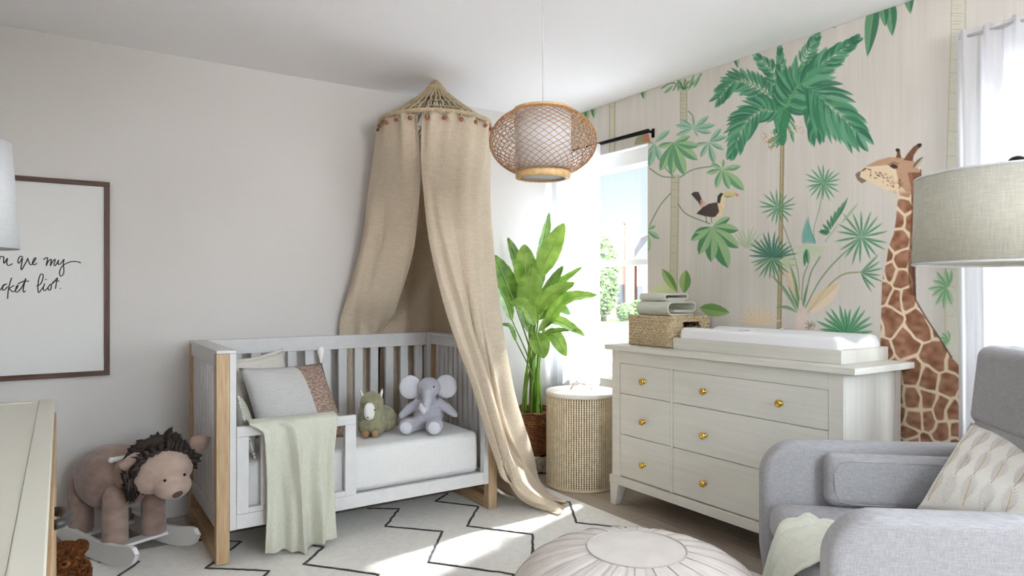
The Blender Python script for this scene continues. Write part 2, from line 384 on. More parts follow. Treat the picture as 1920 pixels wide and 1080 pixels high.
def poly(pts, col, al=1., tex=0): return gpoly([g2(p) for p in pts], col, al, tex)
def leafp(p0, p1, w, col, col2=None, al=.92, belly=.45, bend=0, vein=None):
    """a lens-shaped leaflet from p0 to its tip p1 (pixels of the traced photo), w = half width"""
    a = np.array(p0, float); b = np.array(p1, float); d = b-a; L = math.hypot(*d)+1e-6; n_ = np.array((-d[1], d[0]))/L
    s1, s2, mid = [], [], []
    for k in range(9):
        u = k/8; wd = w*(math.sin(PI*u**(math.log(.5)/math.log(belly)))**.8 if 0 < u < 1 else 0)
        c = a+d*u+n_*bend*math.sin(PI*u); mid.append(c); s1.append(c+n_*wd); s2.append(c-n_*wd)
    poly(s1+mid[::-1], col, al); poly(s2+mid[::-1], col2 or col, al)
    if vein: line(mid[:-1], .7, vein, .6)
def line(pts, w, col, al=.9, w2=None):
    pts = [np.array(p, float) for p in pts]; N = len(pts); A, B = [], []
    for i, p in enumerate(pts):
        t = pts[min(i+1, N-1)]-pts[max(i-1, 0)]; n_ = np.array((-t[1], t[0]))/(math.hypot(*t)+1e-6)
        ww = w+(w2-w)*i/(N-1) if w2 is not None else w
        A.append(p+n_*ww/2); B.append(p-n_*ww/2)
    poly(A+B[::-1], col, al)
def curve(pts, n=10):
    P = [np.array(p, float) for p in pts]; P = [2*P[0]-P[1]]+P+[2*P[-1]-P[-2]]; o = []
    for i in range(1, len(P)-2):
        for k in range(n):
            t = k/n; o.append(.5*((2*P[i])+(-P[i-1]+P[i+1])*t+(2*P[i-1]-5*P[i]+4*P[i+1]-P[i+2])*t*t+(-P[i-1]+3*P[i]-3*P[i+1]+P[i+2])*t**3))
    o.append(P[-2]); return o
def z1(x, y): return (1080+x/2.571, y/2.571)
def z2(x, y): return (1200+x/3.858, 380+y/3.858)
def z3(x, y): return (1320+x/2.571, y/2.571)
def z4(x, y): return (1380+x/3, 280+y/3)
def z5(x, y): return (1580+x/1.8, 240+y/1.8)
BARK = (184, 180, 158); BARK2 = (152, 150, 124); GD = (60, 112, 84); GM = (94, 146, 108); GL = (146, 180, 132); GB = (84, 140, 120)
def trunk(x0, x1, xb0, xb1, ya, yb, col=BARK, edge=BARK2, rings=12):
    poly([(x0, ya), (x1, ya), (xb1, yb), (xb0, yb)], col, .9, 14)
    line([(x0, ya), (xb0, yb)], 1.6, edge, .7); line([(x1-1.5, ya), (xb1-1.5, yb)], 3.0, edge, .5)
    for k in range(rings):
        u = (k+.5+random.random()*.5)/rings; xa = x0+(xb0-x0)*u; xc = x1+(xb1-x1)*u; y = ya+(yb-ya)*u
        line([(xa, y), (xa+(xc-xa)*(.5+.4*random.random()), y+.6)], 1.1, (120, 116, 96), random.uniform(.15, .5))
def hand(c, tips, w, col, col2, al=.92, vein=(176, 200, 160)):
    for t in tips: leafp(c, t, w*math.hypot(t[0]-c[0], t[1]-c[1])/40, col, col2, al, .58, random.uniform(-1, 1), vein)
# trunks
trunk(1143, 1154, 1143, 1154, 185, 470, (196, 192, 170)); trunk(1276, 1289, 1276, 1289, 150, 232)
trunk(1259, 1274, 1256, 1271, 328, 530); trunk(1256, 1271, 1254, 1270, 530, 1000)
trunk(1784, 1812, 1783, 1811, -20, 70, (204, 202, 186), (160, 158, 130)); trunk(1783, 1811, 1774, 1800, 70, 340, (204, 202, 186), (160, 158, 130)); trunk(1774, 1800, 1770, 1800, 340, 1000, (204, 202, 186), (160, 158, 130), 20)
trunk(1464, 1471, 1457, 1465, 262, 630, (172, 158, 124), (124, 106, 74), 34); trunk(1457, 1465, 1456, 1465, 630, 1100, (172, 158, 124), (124, 106, 74), 10)
# high leaves cut by the ceiling
for t in [(1240, 166), (1262, 170), (1270, 150), (1285, 148), (1300, 150), (1316, 138)]: line(curve([(1282, 168), ((1282+t[0])/2, 158+random.uniform(-6, 6)), t]), 2.4, GD, .7)
for a in [((1245, 175), (1262, 160)), ((1272, 172), (1270, 150)), ((1290, 170), (1302, 138)), ((1300, 165), (1314, 138))]: leafp(a[0], a[1], 3, GM, GL)
for a, b in [((1094, 205), (1091, 232)), ((1101, 203), (1099, 236)), ((1112, 200), (1114, 222)), ((1206, 168), (1207, 186)), ((1380, 108), (1384, 128))]: leafp(a, b, 5, GD, GL, belly=.3)
for a, b, q in [((1640, 5), (1626, 107), 13), ((1668, 0), (1673, 68), 12), ((1655, 5), (1660, 50), 9), ((1700, -30), (1707, 26), 11), ((1560, 44), (1566, 52), 6)]: leafp(a, b, q, GM, GD, belly=.35, vein=(190, 210, 170))
# cecropia branches and leaves
for c in ([(1266, 333), (1240, 330), (1217, 315)], [(1274, 333), (1300, 318), (1340, 311)], [(1258, 362), (1238, 385), (1217, 424)], [(1271, 382), (1288, 402), (1332, 420)], [(1290, 208), (1298, 216), (1301, 226)], [(1262, 330), (1250, 318), (1246, 310)]):
    line(curve(c), 2.2, (112, 136, 104), .9)
hand(z1(565, 620), [z1(*q) for q in ((478, 603), (500, 575), (560, 560), (640, 558), (672, 602), (655, 640), (590, 660), (480, 655))], 5.2, (110, 160, 140), (150, 184, 160))
hand(z1(640, 685), [z1(*q) for q in ((728, 658), (715, 722), (668, 792), (600, 760), (570, 700), (700, 618))], 5.5, (104, 154, 134), (150, 184, 156))
hand(z1(378, 690), [z1(*q) for q in ((452, 628), (410, 780), (352, 805), (345, 690), (348, 740))], 6, (110, 156, 136), (150, 184, 160))
hand(z1(472, 685), [z1(*q) for q in ((393, 708), (405, 825), (462, 845), (525, 847), (588, 772), (592, 705), (552, 655))], 6.5, GM, GL)
hand(z1(705, 815), [z1(*q) for q in ((710, 768), (795, 800), (812, 918), (740, 914), (675, 907), (628, 835), (650, 790))], 6.5, (98, 150, 112), GL)
hand(z2(520, 175), [z2(*q) for q in ((652, 105), (715, 200), (716, 328), (640, 475), (515, 432), (425, 378), (368, 275), (395, 215))], 7.2, (74, 128, 88), GL)
hand(z2(45, 195), [z2(*q) for q in ((115, 165), (145, 262), (65, 352), (20, 300))], 6.5, GM, GL)
# ground leaves
poly([(1222, 565), (1222, 545), (1232, 535), (1248, 532), (1262, 537), (1270, 548), (1272, 600), (1224, 600)], (196, 206, 154), .75)
leafp(z2(270, 650), z2(158, 478), 8.5, (96, 138, 70), (150, 176, 110), belly=.55); leafp(z2(318, 655), z2(333, 485), 11, (98, 140, 72), (146, 172, 104), belly=.5, vein=(70, 104, 60)); leafp(z2(430, 760), z2(650, 797), 12, (140, 172, 104), (104, 146, 76), belly=.45, vein=(80, 118, 66))
# toucan
tb = lambda *q: [z1(*a) for a in q]
poly(tb((555, 935), (570, 925), (590, 925), (600, 945), (612, 975), (600, 995), (590, 975)), (72, 62, 60), .95, 16)
poly(tb((600, 960), (625, 975), (610, 1010), (598, 995)), (206, 160, 146), .8)
poly(tb((580, 1030), (610, 1000), (640, 982), (680, 975), (700, 985), (712, 1005), (695, 1035), (660, 1048), (620, 1042)), (70, 58, 56), .95, 22)
poly(tb((680, 975), (685, 945), (700, 932), (715, 930), (718, 960), (715, 1000), (700, 1040), (672, 1045), (690, 1020)), (226, 206, 164), .95)
poly(tb((680, 978), (683, 945), (697, 930), (712, 932), (700, 950), (694, 980)), (52, 56, 58), .95)
poly(tb((706, 930), (735, 925), (770, 930), (785, 940), (760, 948), (716, 952)), (206, 190, 128), .95); poly(tb((765, 928), (788, 940), (775, 950)), (206, 130, 120), .9); poly(tb((710, 945), (760, 944), (730, 954)), (120, 150, 110), .8)
for a, b in ((625, 630), (650, 655)): line(tb((a, 1040), (b, 1075)), 1.5, (110, 96, 84))
# parrot by the window head
poly([(1189, 272), (1193, 258), (1204, 251), (1214, 250), (1219, 262), (1220, 268)], (150, 150, 116), .9, 20); poly([(1205, 266), (1206, 255), (1216, 251), (1220, 266)], (190, 120, 90), .9, 20)
# the tall palm
PG = [(64, 122, 92), (84, 146, 110), (56, 108, 86), (104, 158, 126)]
def frond(spine, l0, l1, lmid, a0=60, a1=25, n=22, w=3.2, side=(1, 1), cols=PG):
    c = curve(spine, 14); N = len(c)
    line(c, 3, (110, 156, 110), .9, 1.2)
    for k in range(n):
        u = (k+.5)/n; i = min(int(u*(N-1)), N-2); p = c[i]; t = c[i+1]-c[i]; th = math.atan2(t[1], t[0])
        L = (l0*(1-u)**2+2*lmid*u*(1-u)*1.4+l1*u*u)
        for sgn, on in ((1, side[0]), (-1, side[1])):
            if not on: continue
            a = th+sgn*math.radians(a0+(a1-a0)*u+random.uniform(-4, 4)); q = p+L*on*random.uniform(.9, 1.08)*np.array((math.cos(a), math.sin(a)))
            q[1] += L*.12
            leafp(p, q, w*random.uniform(.8, 1.2), random.choice(cols), random.choice(cols), .9, .5, sgn*L*.05)
poly([z3(*q) for q in ((368, 700), (350, 640), (330, 560), (335, 470), (380, 420), (440, 430), (430, 520), (400, 620), (386, 700))], (74, 140, 104), .95, 22)
frond([z3(*q) for q in ((370, 500), (340, 360), (240, 255))], 22, 6, 30, 50, 25, 20, 3)
frond([z3(*q) for q in ((375, 480), (372, 350), (365, 225))], 16, 8, 26, 35, 12, 16, 3)
frond([z3(*q) for q in ((380, 480), (430, 380), (500, 250), (552, 158))], 22, 8, 34, 45, 20, 20, 3)
frond([z3(*q) for q in ((365, 500), (270, 425), (160, 390), (68, 470))], 26, 20, 38, 60, 20, 26, 3.8)
frond([z3(*q) for q in ((385, 500), (480, 390), (590, 290), (735, 185))], 36, 16, 50, 42, 14, 28, 4.4)
frond([z3(*q) for q in ((355, 540), (280, 530), (195, 600), (130, 745))], 28, 14, 56, 50, 14, 28, 4.4)
frond([z3(*q) for q in ((385, 520), (400, 600), (360, 660), (350, 640))], 30, 8, 30, 30, 10, 8, 3)
frond([z3(*q) for q in ((390, 530), (450, 450), (520, 520), (540, 640))], 34, 26, 60, 50, 12, 20, 4.6)
frond([z3(*q) for q in ((390, 520), (470, 405), (600, 500), (745, 640))], 40, 40, 84, 66, 14, 24, 6.5, (1, .9))
poly([z3(*q) for q in ((366, 700), (362, 600), (385, 520), (420, 560), (402, 620), (386, 700))], (64, 128, 92), .9, 22)
for k in range(120):
    cx, cy = (315, 675) if k < 80 else (440, 630); x = cx+random.gauss(0, 20); y = cy+random.gauss(0, 24 if k < 80 else 14); a, b = z3(x, y); r = random.uniform(.9, 2)
    poly([(a-r, b), (a, b-r), (a+r, b), (a, b+r)], random.choice([(214, 178, 140), (190, 140, 100), (150, 150, 110), (120, 130, 96), (226, 200, 166)]), .85)
# fan palms
def fan(c, R, n, a0=0, a1=360, col=(54, 118, 84), col2=(104, 156, 116), w=2.2, ell=1.0, al=.9, jit=.12):
    for k in range(n):
        a = math.radians(a0+(a1-a0)*(k+.5)/n+random.uniform(-3, 3)); r = R*random.uniform(1-jit, 1+jit)
        leafp(c, (c[0]+r*math.cos(a), c[1]-r*ell*math.sin(a)), w, col, col2, al, .5, random.uniform(-1, 1))
def stemc(pts, w=1.6, col=(126, 146, 112)): line(curve([z4(*q) for q in pts]), w, col, .85)
stemc([(490, 200), (470, 330), (440, 440), (440, 530)]); stemc([(255, 400), (320, 580), (350, 700), (358, 860)], 2)
stemc([(405, 650), (380, 720), (368, 850)], 2.4); stemc([(475, 600), (420, 700), (385, 860)], 2.4, (100, 134, 96)); stemc([(670, 530), (560, 630), (470, 740), (390, 890)], 2.4, (104, 130, 96)); stemc([(700, 690), (600, 705), (510, 780), (405, 920)], 2.6, (140, 136, 96)); stemc([(570, 430), (500, 520)], 3, (160, 180, 150))
leafp(z4(360, 850), z4(270, 660), 8, (222, 196, 160), (206, 184, 150), .7); leafp(z4(400, 920), z4(590, 750), 15, (226, 206, 176), (214, 190, 150), .75, vein=(176, 146, 100))
fan(z4(130, 990), 46, 11, 5, 175, (224, 204, 172), (214, 190, 156), 3, .95, .75)
fan(z4(60, 560), 42, 9, 25, 150, (150, 176, 140), (176, 192, 160), 2, 1, .7)
fan(z4(415, 540), 34, 16, 180, 360, (180, 196, 164), (196, 206, 178), 3, .9, .6); 
for k in range(9): leafp(z4(375+k*9, 535), z4(385+k*5+random.uniform(-8, 8), 370+abs(k-3)*22), 3, (92, 150, 140), (120, 172, 160), .75)
leafp(z4(395, 560), z4(385, 660), 4, (60, 116, 84), (90, 140, 106)); leafp(z4(400, 560), z4(408, 650), 4, (60, 116, 84), (130, 166, 130))
fan(z4(235, 325), 34, 17, -20, 340, w=1.7); fan(z4(490, 190), 35, 18, w=1.8); fan(z4(705, 492), 52, 18, w=2.2)
fan(z4(200, 612), 48, 15, -10, 178, (40, 92, 78), (90, 140, 116), 2.4); fan(z4(205, 612), 44, 12, 185, 350, (60, 112, 86), (150, 178, 144), 2.4, .95); fan(z4(240, 625), 34, 8, -35, 20, (180, 196, 160), (190, 202, 170), 2.6, 1, .7)
for k in range(8): leafp(z4(520+k*7, 480-k*13), z4(462+k*24, 462-k*25+(0 if k < 1 else -18)), 3, (50, 104, 78), (86, 136, 102))
leafp(z4(590, 420), z4(690, 298), 2.4, (140, 170, 130), (150, 180, 140)); leafp(z4(470, 455), z4(530, 470), 3, (56, 108, 80))
fan(z4(700, 690), 44, 7, -70, 55, (58, 108, 82), (150, 178, 150), 2.6)
fan(z4(615, 1040), 56, 13, 2, 178, (60, 124, 86), (100, 156, 112), 3.2)
for e_ in ((220, 890), (190, 700), (300, 640)): leafp(z4(345, 920), z4(*e_), 3.2, (90, 132, 90), (130, 160, 120), .85, .5, 5)
for e_ in ((290, 760), (330, 730), (400, 760)): leafp(z4(365, 930), z4(*e_), 2.6, (84, 130, 92), (120, 154, 110), .85)
poly([z4(*q) for q in ((358, 840), (345, 920), (335, 1010), (400, 1020), (405, 950), (385, 900))], (220, 200, 190), .9, 12)
for k in range(26): a = random.uniform(0, 6.28); line([z4(415, 990), z4(415+34*math.cos(a), 990+28*math.sin(a))], 1, (140, 126, 104), .7)
# leaves at the far right
fan((1776, 540), 34, 9, 60, 300, (110, 158, 116), (160, 190, 150), 5, 1.1, .85); fan((1780, 640), 20, 5, 90, 230, (120, 160, 110), (160, 190, 150), 4, 1, .85)
# giraffe
gir = [z5(*q) for q in ((42, 157), (52, 148), (75, 130), (120, 108), (160, 98), (182, 96), (205, 100), (235, 108), (255, 125), (263, 150), (263, 200), (258, 290), (248, 390), (242, 480), (245, 570), (252, 600), (285, 650), (320, 700), (345, 735), (368, 775), (420, 830), (470, 900), (520, 1200), (150, 1200), (140, 1000), (128, 800), (128, 690), (130, 600), (133, 520), (148, 450), (155, 400), (172, 360), (180, 310), (186, 240), (182, 222), (150, 213), (115, 195), (85, 178), (65, 186), (50, 176))]
r_ = poly(gir, (222, 202, 172), .98, 10)
mk, (x0, x1, y0, y1) = r_
gx, gy = np.meshgrid(np.arange(x0, x1), np.arange(y0, y1))
seeds = []
for k in range(4000):                       # seeds spread by rejection, closer together high on the neck
    x = random.uniform(x0, x1); y = random.uniform(y0, y1); zc = y*RES
    d = .050 if zc > 1.3 else .050+.022*min(1, (1.3-zc)/.3); d *= 1 if zc > .78 else .66
    if all((x-a)**2+((y-b)*.8)**2 > (d/RES)**2 for a, b in seeds): seeds.append((x, y))
sd = np.array(seeds); wx = gx+vnoise(60, 60, 9)[y0:y1, x0:x1]*9; wy = gy+vnoise(60, 60, 10)[y0:y1, x0:x1]*9
D2 = np.sqrt((wx[..., None]-sd[:, 0])**2+((wy[..., None]-sd[:, 1])*.8)**2); D2.sort(axis=-1)
edge = (D2[..., 1]-D2[..., 0])
pm = np.clip((edge-2.2)/2.4, 0, 1)*mk; pm *= np.clip((1.645-gy*RES)/.05, 0, 1)
tone = vnoise(140, 140, 11)[y0:y1, x0:x1]
brown = np.array((136, 92, 70))+(tone[..., None]-.5)*54
sub = img[y0:y1, x0:x1]; sub[:] = sub*(1-pm[..., None]*.92)+brown*pm[..., None]*.92
# darker mane side of the neck, painted as in the print
for col, off, al in (((104, 68, 50), -6, .72), ((78, 52, 42), 8, .6)):
    poly([z5(*q) for q in ((225+off, 150), (264, 150), (264, 200), (259, 290), (249, 390), (243, 480), (246, 570), (232+off, 560), (226+off, 470), (232+off, 380), (238+off, 280), (236+off, 200))], col, al, 20)
line([z5(*q) for q in ((263, 140), (264, 200), (259, 300), (249, 400), (243, 480), (246, 580), (284, 645), (322, 702), (368, 775))], 3, (84, 62, 50), .8)
poly([z5(*q) for q in ((75, 130), (120, 108), (160, 98), (200, 100), (240, 110), (262, 150), (262, 210), (215, 215), (190, 190), (180, 140), (150, 125), (100, 130))], (150, 104, 78), .55, 24)
poly([z5(*q) for q in ((42, 157), (52, 148), (62, 146), (58, 165), (82, 178), (65, 187), (50, 176))], (110, 92, 84), .8, 14)
poly([z5(*q) for q in ((60, 146), (74, 134), (84, 136), (70, 146))], (84, 64, 56), .7)
for k in range(70):
    x = random.uniform(88, 205); y = 150+(x-88)*.35+random.uniform(-16, 22); a, b = z5(x, y); r = random.uniform(1, 2.6)
    poly([(a-r, b), (a, b-r*.7), (a+r, b), (a, b+r*.7)], (112, 72, 54), .8)
poly([z5(*q) for q in ((158, 128), (170, 120), (184, 126), (186, 136), (172, 138))], (60, 46, 42), .9); line([z5(*q) for q in ((155, 124), (172, 115), (190, 122))], 1.6, (96, 70, 58), .8)
for P in (((180, 100), (184, 84), (178, 74), (184, 69), (193, 72), (194, 84), (198, 102)), ((205, 108), (218, 88), (238, 64), (256, 52), (266, 53), (266, 62), (252, 74), (240, 92), (236, 112))):
    poly([z5(*q) for q in P], (112, 74, 56), .95, 24)
for P in (((178, 74), (184, 68), (193, 72), (192, 78), (182, 79)), ((250, 56), (264, 51), (268, 58), (258, 66))): poly([z5(*q) for q in P], (46, 36, 34), .95)
leafp(z5(238, 138), z5(273, 96), 5, (190, 176, 160), (110, 88, 74)); 
img = np.clip(img, 0, 255)/255
lin = np.where(img <= .04045, img/12.92, ((img+.055)/1.055)**2.4).astype(np.float32)
keep = np.ones((NZc-1, NYc-1), bool); cy_ = (yy[:-1, :-1]+RES/2); cz_ = (zz[:-1, :-1]+RES/2)
for a, b, c, d in WINS: keep &= ~((cy_ > a) & (cy_ < b) & (cz_ > c) & (cz_ < d))
idx = np.arange(NZc*NYc).reshape(NZc, NYc)
q = np.stack([idx[:-1, :-1][keep], idx[1:, :-1][keep], idx[1:, 1:][keep], idx[:-1, 1:][keep]], 1).astype(np.int32)
used = np.unique(q); remap = np.full(NZc*NYc, -1, np.int32); remap[used] = np.arange(len(used)); q = remap[q]
vv = np.stack([np.full(NZc*NYc, WB), yy.ravel(), np.minimum(zz.ravel(), H)], 1)[used].astype(np.float32)
me = bpy.data.meshes.new('wallpaper'); me.vertices.add(len(vv)); me.vertices.foreach_set('co', vv.ravel())
me.loops.add(q.size); me.loops.foreach_set('vertex_index', q.ravel()); me.polygons.add(len(q))
me.polygons.foreach_set('loop_start', np.arange(0, q.size, 4, dtype=np.int32)); me.update(calc_edges=True)
ca = me.color_attributes.new('Col', 'FLOAT_COLOR', 'POINT'); c4 = np.ones((len(vv), 4), np.float32); c4[:, :3] = lin.reshape(-1, 3)[used]; ca.data.foreach_set('color', c4.ravel())
me.materials.append(M['mural']); o = bpy.data.objects.new('wallpaper', me); COL.objects.link(o); o.parent = wr
o['label'] = 'cream wallpaper printed with palms, a toucan and a giraffe'
M['plainpaper'] = mat('plain_wallpaper', S(214, 208, 200), .85)
part('wallpaper_margin', wallpieces(MB(), WB, WB+.003, BK, MY0), M['plainpaper'], wr)

# ---- windows
for i, (a, b, c, d) in enumerate(WINS):
    root = thing('window_%d' % (i+1), 'white double hung sash window', 'window', (WB+.1, (a+b)/2, c)); del root['category']; del root['label']; root['kind'] = 'structure'
    X0, X1 = WB+.06, WB+.14; f = MB(); t = .045; mid = 1.385
    f.box(X0, X1, a, a+t, c, d).box(X0, X1, b-t, b, c, d).box(X0, X1, a+t, b-t, c, c+t).box(X0, X1, a+t, b-t, d-.095, d)
    part('window_frame', f, M['frame'], root, .003)
    for nm, z0, z1, xo in (('upper', mid-.02, d-.095, .03), ('lower', c+t, mid+.02, 0)):
        s_ = MB(); u = .03; xa = X0+.01+xo; xb = xa+.028
        s_.box(xa, xb, a+t, a+t+u, z0, z1).box(xa, xb, b-t-u, b-t, z0, z1).box(xa, xb, a+t+u, b-t-u, z0, z0+.04).box(xa, xb, a+t+u, b-t-u, z1-(.04 if nm == 'lower' else .015), z1)
        so_ = part('sash', s_, M['frame'], root, .003)
        part('window_pane', MB().box(xa+.012, xa+.016, a+t+u, b-t-u, z0+.035, z1-.012), M['glass'], so_)
    part('window_sill', MB().box(WB-.02, X0, a-.0, b+.0, c-.02, c+.005), M['frame'], root, .003)
    part('window_lining', MB().box(WB+.001, X0, a, a+.004, c+.006, d).box(WB+.001, X0, b-.004, b, c+.006, d).box(WB+.001, X0, a+.004, b-.004, d-.004, d), M['frame'], root)
# ---- baseboards
def base(name, x0, x1, y0, y1):
    mb = MB(); mb.box(x0, x1, y0, y1, 0, .085)
    dx, dy = (x1-x0), (y1-y0)
    return mb
mb = MB().box(WL, WB, WA-.016, WA, 0, .088).box(WL, WB, WA-.011, WA, .088, .11); struct(part('baseboard_back', mb, M['trim'], bevel=.003))
mb = MB().box(WB-.016, WB, BK, WA-.017, 0, .088).box(WB-.011, WB, BK, WA-.017, .088, .11); struct(part('baseboard_right', mb, M['trim'], bevel=.003))
mb = MB().box(WL, WL+.016, BK, WA-.017, 0, .088).box(WL, WL+.011, BK, WA-.017, .088, .11); struct(part('baseboard_left', mb, M['trim'], bevel=.003))

# ------------------------------------------------------------------ crib
def slats(mb, axis, a0, a1, lo, hi, z0, z1, n, wd, mat_=0):
    """n upright slats of width wd between a0 and a1 along the axis ('x' or 'y')"""
    for k in range(n):
        c = a0+(a1-a0)*(k+.5)/n
        if axis == 'x': mb.box(c-wd/2, c+wd/2, lo, hi, z0, z1, mat_)
        else: mb.box(lo, hi, c-wd/2, c+wd/2, z0, z1, mat_)
CX0, CX1, CY0, CY1 = .56, 1.995, 3.15, 3.9
crib = thing('crib', 'white slatted crib with light wooden end legs and a toddler guard rail', 'crib', (1.28, 3.52, 0))
for x0, x1, xi0, xi1, xf0, xf1 in ((CX0, CX0+.055, CX0+.008, CX0+.05, CX0+.055, CX0+.082), (CX1-.055, CX1, CX1-.05, CX1-.008, CX1-.082, CX1-.055)):
    part('wooden_leg', MB().box(x0, x1, CY0, CY0+.05, .011, .925), M['oak'], crib, .003)
    part('wooden_leg', MB().box(x0, x1, CY1-.05, CY1, .011, .925), M['oak'], crib, .003)
    part('wooden_foot_rail', MB().box(x0, x1, CY0+.0505, CY1-.0505, .011, .075), M['oaky'], crib, .003)
    p = MB().box(xi0-.004, xi1+.004, CY0+.051, CY1-.051, .865, .925).box(xi0, xi1, CY0+.051, CY1-.051, .15, .215)
    xo_ = xi0+.004 if x0 == CX0 else xi1-.016
    slats(p, 'y', CY0+.055, CY1-.055, xo_, xo_+.012, .215, .865, 11, .036)
    p.box(xf0, xf1, CY0-.0, CY0+.045, .15, .925).box(xf0, xf1, CY1-.06, CY1-.005, .15, .925)
    part('end_panel', p, M['white'], crib, .002)
    part('end_cap', MB().box(min(x0, xf0), max(x1, xf1), CY0-.002, CY1, .9255, .94), M['white'], crib, .003)
XI0, XI1 = CX0+.0825, CX1-.0825
p = MB().box(XI0-.0, XI1, CY1-.05, CY1-.015, .86, .94).box(XI0, XI1, CY1-.05, CY1-.015, .15, .23)
slats(p, 'x', XI0, XI1, CY1-.044, CY1-.02, .23, .86, 13, .049)
part('back_panel', p, M['white'], crib, .002)
part('mattress_base', MB().box(XI0, XI1, CY0+.05, CY1-.055, .18, .205), M['white'], crib)
part('front_rail', MB().box(XI0, XI1, CY0+.002, CY0+.028, .15, .215), M['white'], crib, .003)
g = MB(); gy0, gy1 = CY0, CY0+.028; gx1 = 1.19
g.box(XI0+.001, gx1, gy0, gy1, .555, .6).box(XI0+.001, .695, gy0, gy1, .216, .555)
g.box(gx1-.055, gx1, gy0, gy1, .216, .555)
g.box(.695, gx1-.055, gy0, gy1, .216, .240)
for xa, xb in ((.747, .797), (.849, .897), (.95, .997), (1.045, 1.084)): g.box(xa, xb, gy0+.002, gy1-.002, .240, .555)
part('guard_rail', g, M['white'], crib, .002)

# mattress
def softbox(mb, x0, x1, y0, y1, z0, z1, r, mat_=0, n=5, puff=0):
    """box with round edges"""
    c = Vector(((x0+x1)/2, (y0+y1)/2, (z0+z1)/2)); h = Vector(((x1-x0)/2-r, (y1-y0)/2-r, (z1-z0)/2-r))
    def f(u, v):
        th = PI*v; ph = 2*PI*u
        d = Vector((math.sin(th)*math.cos(ph), math.sin(th)*math.sin(ph), math.cos(th)))
        return d
    N, Mv = 4*n*2, 2*n*2
    vs, fs = [], []
    for j in range(Mv+2):
        jj = j if j <= Mv//2 else j-1
        th = PI*jj/Mv; sz = 1 if j <= Mv//2 else -1
        for i in range(N+4):
            qd = i//(N//4+1); ii = i-qd
            ph = 2*PI*ii/N; sx = 1 if qd in (0, 3) else -1; sy = 1 if qd in (0, 1) else -1
            d = Vector((math.sin(th)*math.cos(ph), math.sin(th)*math.sin(ph), math.cos(th)))
            vs.append(c+Vector((sx*h.x, sy*h.y, sz*h.z))+d*r)
    W = N+4
    for j in range(Mv+1):
        for i in range(W): fs.append((j*W+i, (j+1)*W+i, (j+1)*W+(i+1) % W, j*W+(i+1) % W))
    fs.append(tuple(i for i in range(W))); fs.append(tuple((Mv+1)*W+i for i in range(W-1, -1, -1)))
    return mb.add(vs, fs, mat_, True)
mt = tag(part('crib_mattress', softbox(MB(), XI0+.006, XI1-.008, CY0+.045, CY1-.062, .206, .43, .03), M['sheet'], loc=(1.28, 3.5, .206)), 'white sheeted mattress lying in the crib', 'mattress')

# pillows: a patch between four corners, puffed on both sides
def pillow_pts(TL, TR, BR, BL, th, pinch=.06, n=22):
    TL, TR, BR, BL = map(Vector, (TL, TR, BR, BL)); nrm = (TR-TL).cross(BL-TL).normalized(); c = (TL+TR+BR+BL)/4
    def f(u, v, s):
        u2 = u+pinch*(.5-u)*2*(4*v*(1-v))*.5; v2 = v+pinch*(.5-v)*2*(4*u*(1-u))*.5
        p = TL*(1-u2)*(1-v2)+TR*u2*(1-v2)+BR*u2*v2+BL*(1-u2)*v2
        b = max(0, (1-abs(2*u-1)**2.4)*(1-abs(2*v-1)**2.4))**.55
        return p+nrm*s*th/2*b
    return f, nrm
def pillow(mb, TL, TR, BR, BL, th, pinch=.06, n=22, matf=None, sides=(1, -1)):
    f, nrm = pillow_pts(TL, TR, BR, BL, th, pinch)
    for s in sides:
        b = len(mb.v)
        for j in range(n+1):
            for i in range(n+1): mb.v.append(tuple(f(i/n, j/n, s)))
        for j in range(n):
            for i in range(n):
                q = (b+j*(n+1)+i, b+j*(n+1)+i+1, b+(j+1)*(n+1)+i+1, b+(j+1)*(n+1)+i)
                mb.f.append(q if s > 0 else q[::-1]); mb.m.append(matf(i/n, j/n) if matf else 0); mb.s.append(True)
    return f
def weld(o, d=.0006):
    m = o.modifiers.new('w', 'WELD'); m.merge_threshold = d
    o.modifiers.move(len(o.modifiers)-1, 0)
# scalloped cream pillow standing at the back
sroot = thing('scalloped_pillow', 'cream pillow with a scalloped edge standing at the back of the crib head', 'pillow', (.78, 3.68, .43))
mb = MB(); A = (T(437, 678, 3.28), T(531, 655, 3.60), T(548, 812, 3.62), T(432, 838, 3.25)); 
A = [Vector((max(a.x, .66), min(a.y, 3.8), max(a.z, .44))) for a in A]
f = pillow(mb, *A, .12); weld(part('cushion', mb, M['pillA'], sroot))
mb = MB()
for k in range(34): mb.ball(f((k+.5)/34, 0, 0), .0085, n=8, m=5)
for k in range(30): mb.ball(f(1, (k+.5)/30, 0), .007, n=8, m=5)
part('scalloped_trim', mb, M['pillA'], sroot)
mb = MB(); B_ = [Vector((.668, 3.25, .725)), Vector((.672, 3.42, .73)), Vector((.74, 3.43, .45)), Vector((.74, 3.24, .435))]
sr = thing('beaded_pillow', 'sage pillow with a beaded edge leaning on the crib end behind the guard rail', 'pillow', (.72, 3.42, .43))
f = pillow(mb, *B_, .085); weld(part('cushion', mb, M['pillS'], sr))
mb = MB()
for k in range(22): mb.ball(f(0, (k+.5)/22, 0), .006, n=8, m=5); mb.ball(f((k+.5)/22, 1, 0), .006, n=8, m=5)
part('bead_trim', mb, M['felt'], sr)
sr = thing('colour_block_pillow', 'large grey pillow with a heathered brown side leaning in the crib', 'pillow', (.95, 3.45, .43))
mb = MB(); C_ = (T(447, 690, 3.20), T(603, 680, 3.54), T(656, 820, 3.42), T(488, 838, 3.18))
C_ = [Vector((a.x, max(a.y, 3.235), max(a.z, .445))) for a in C_]
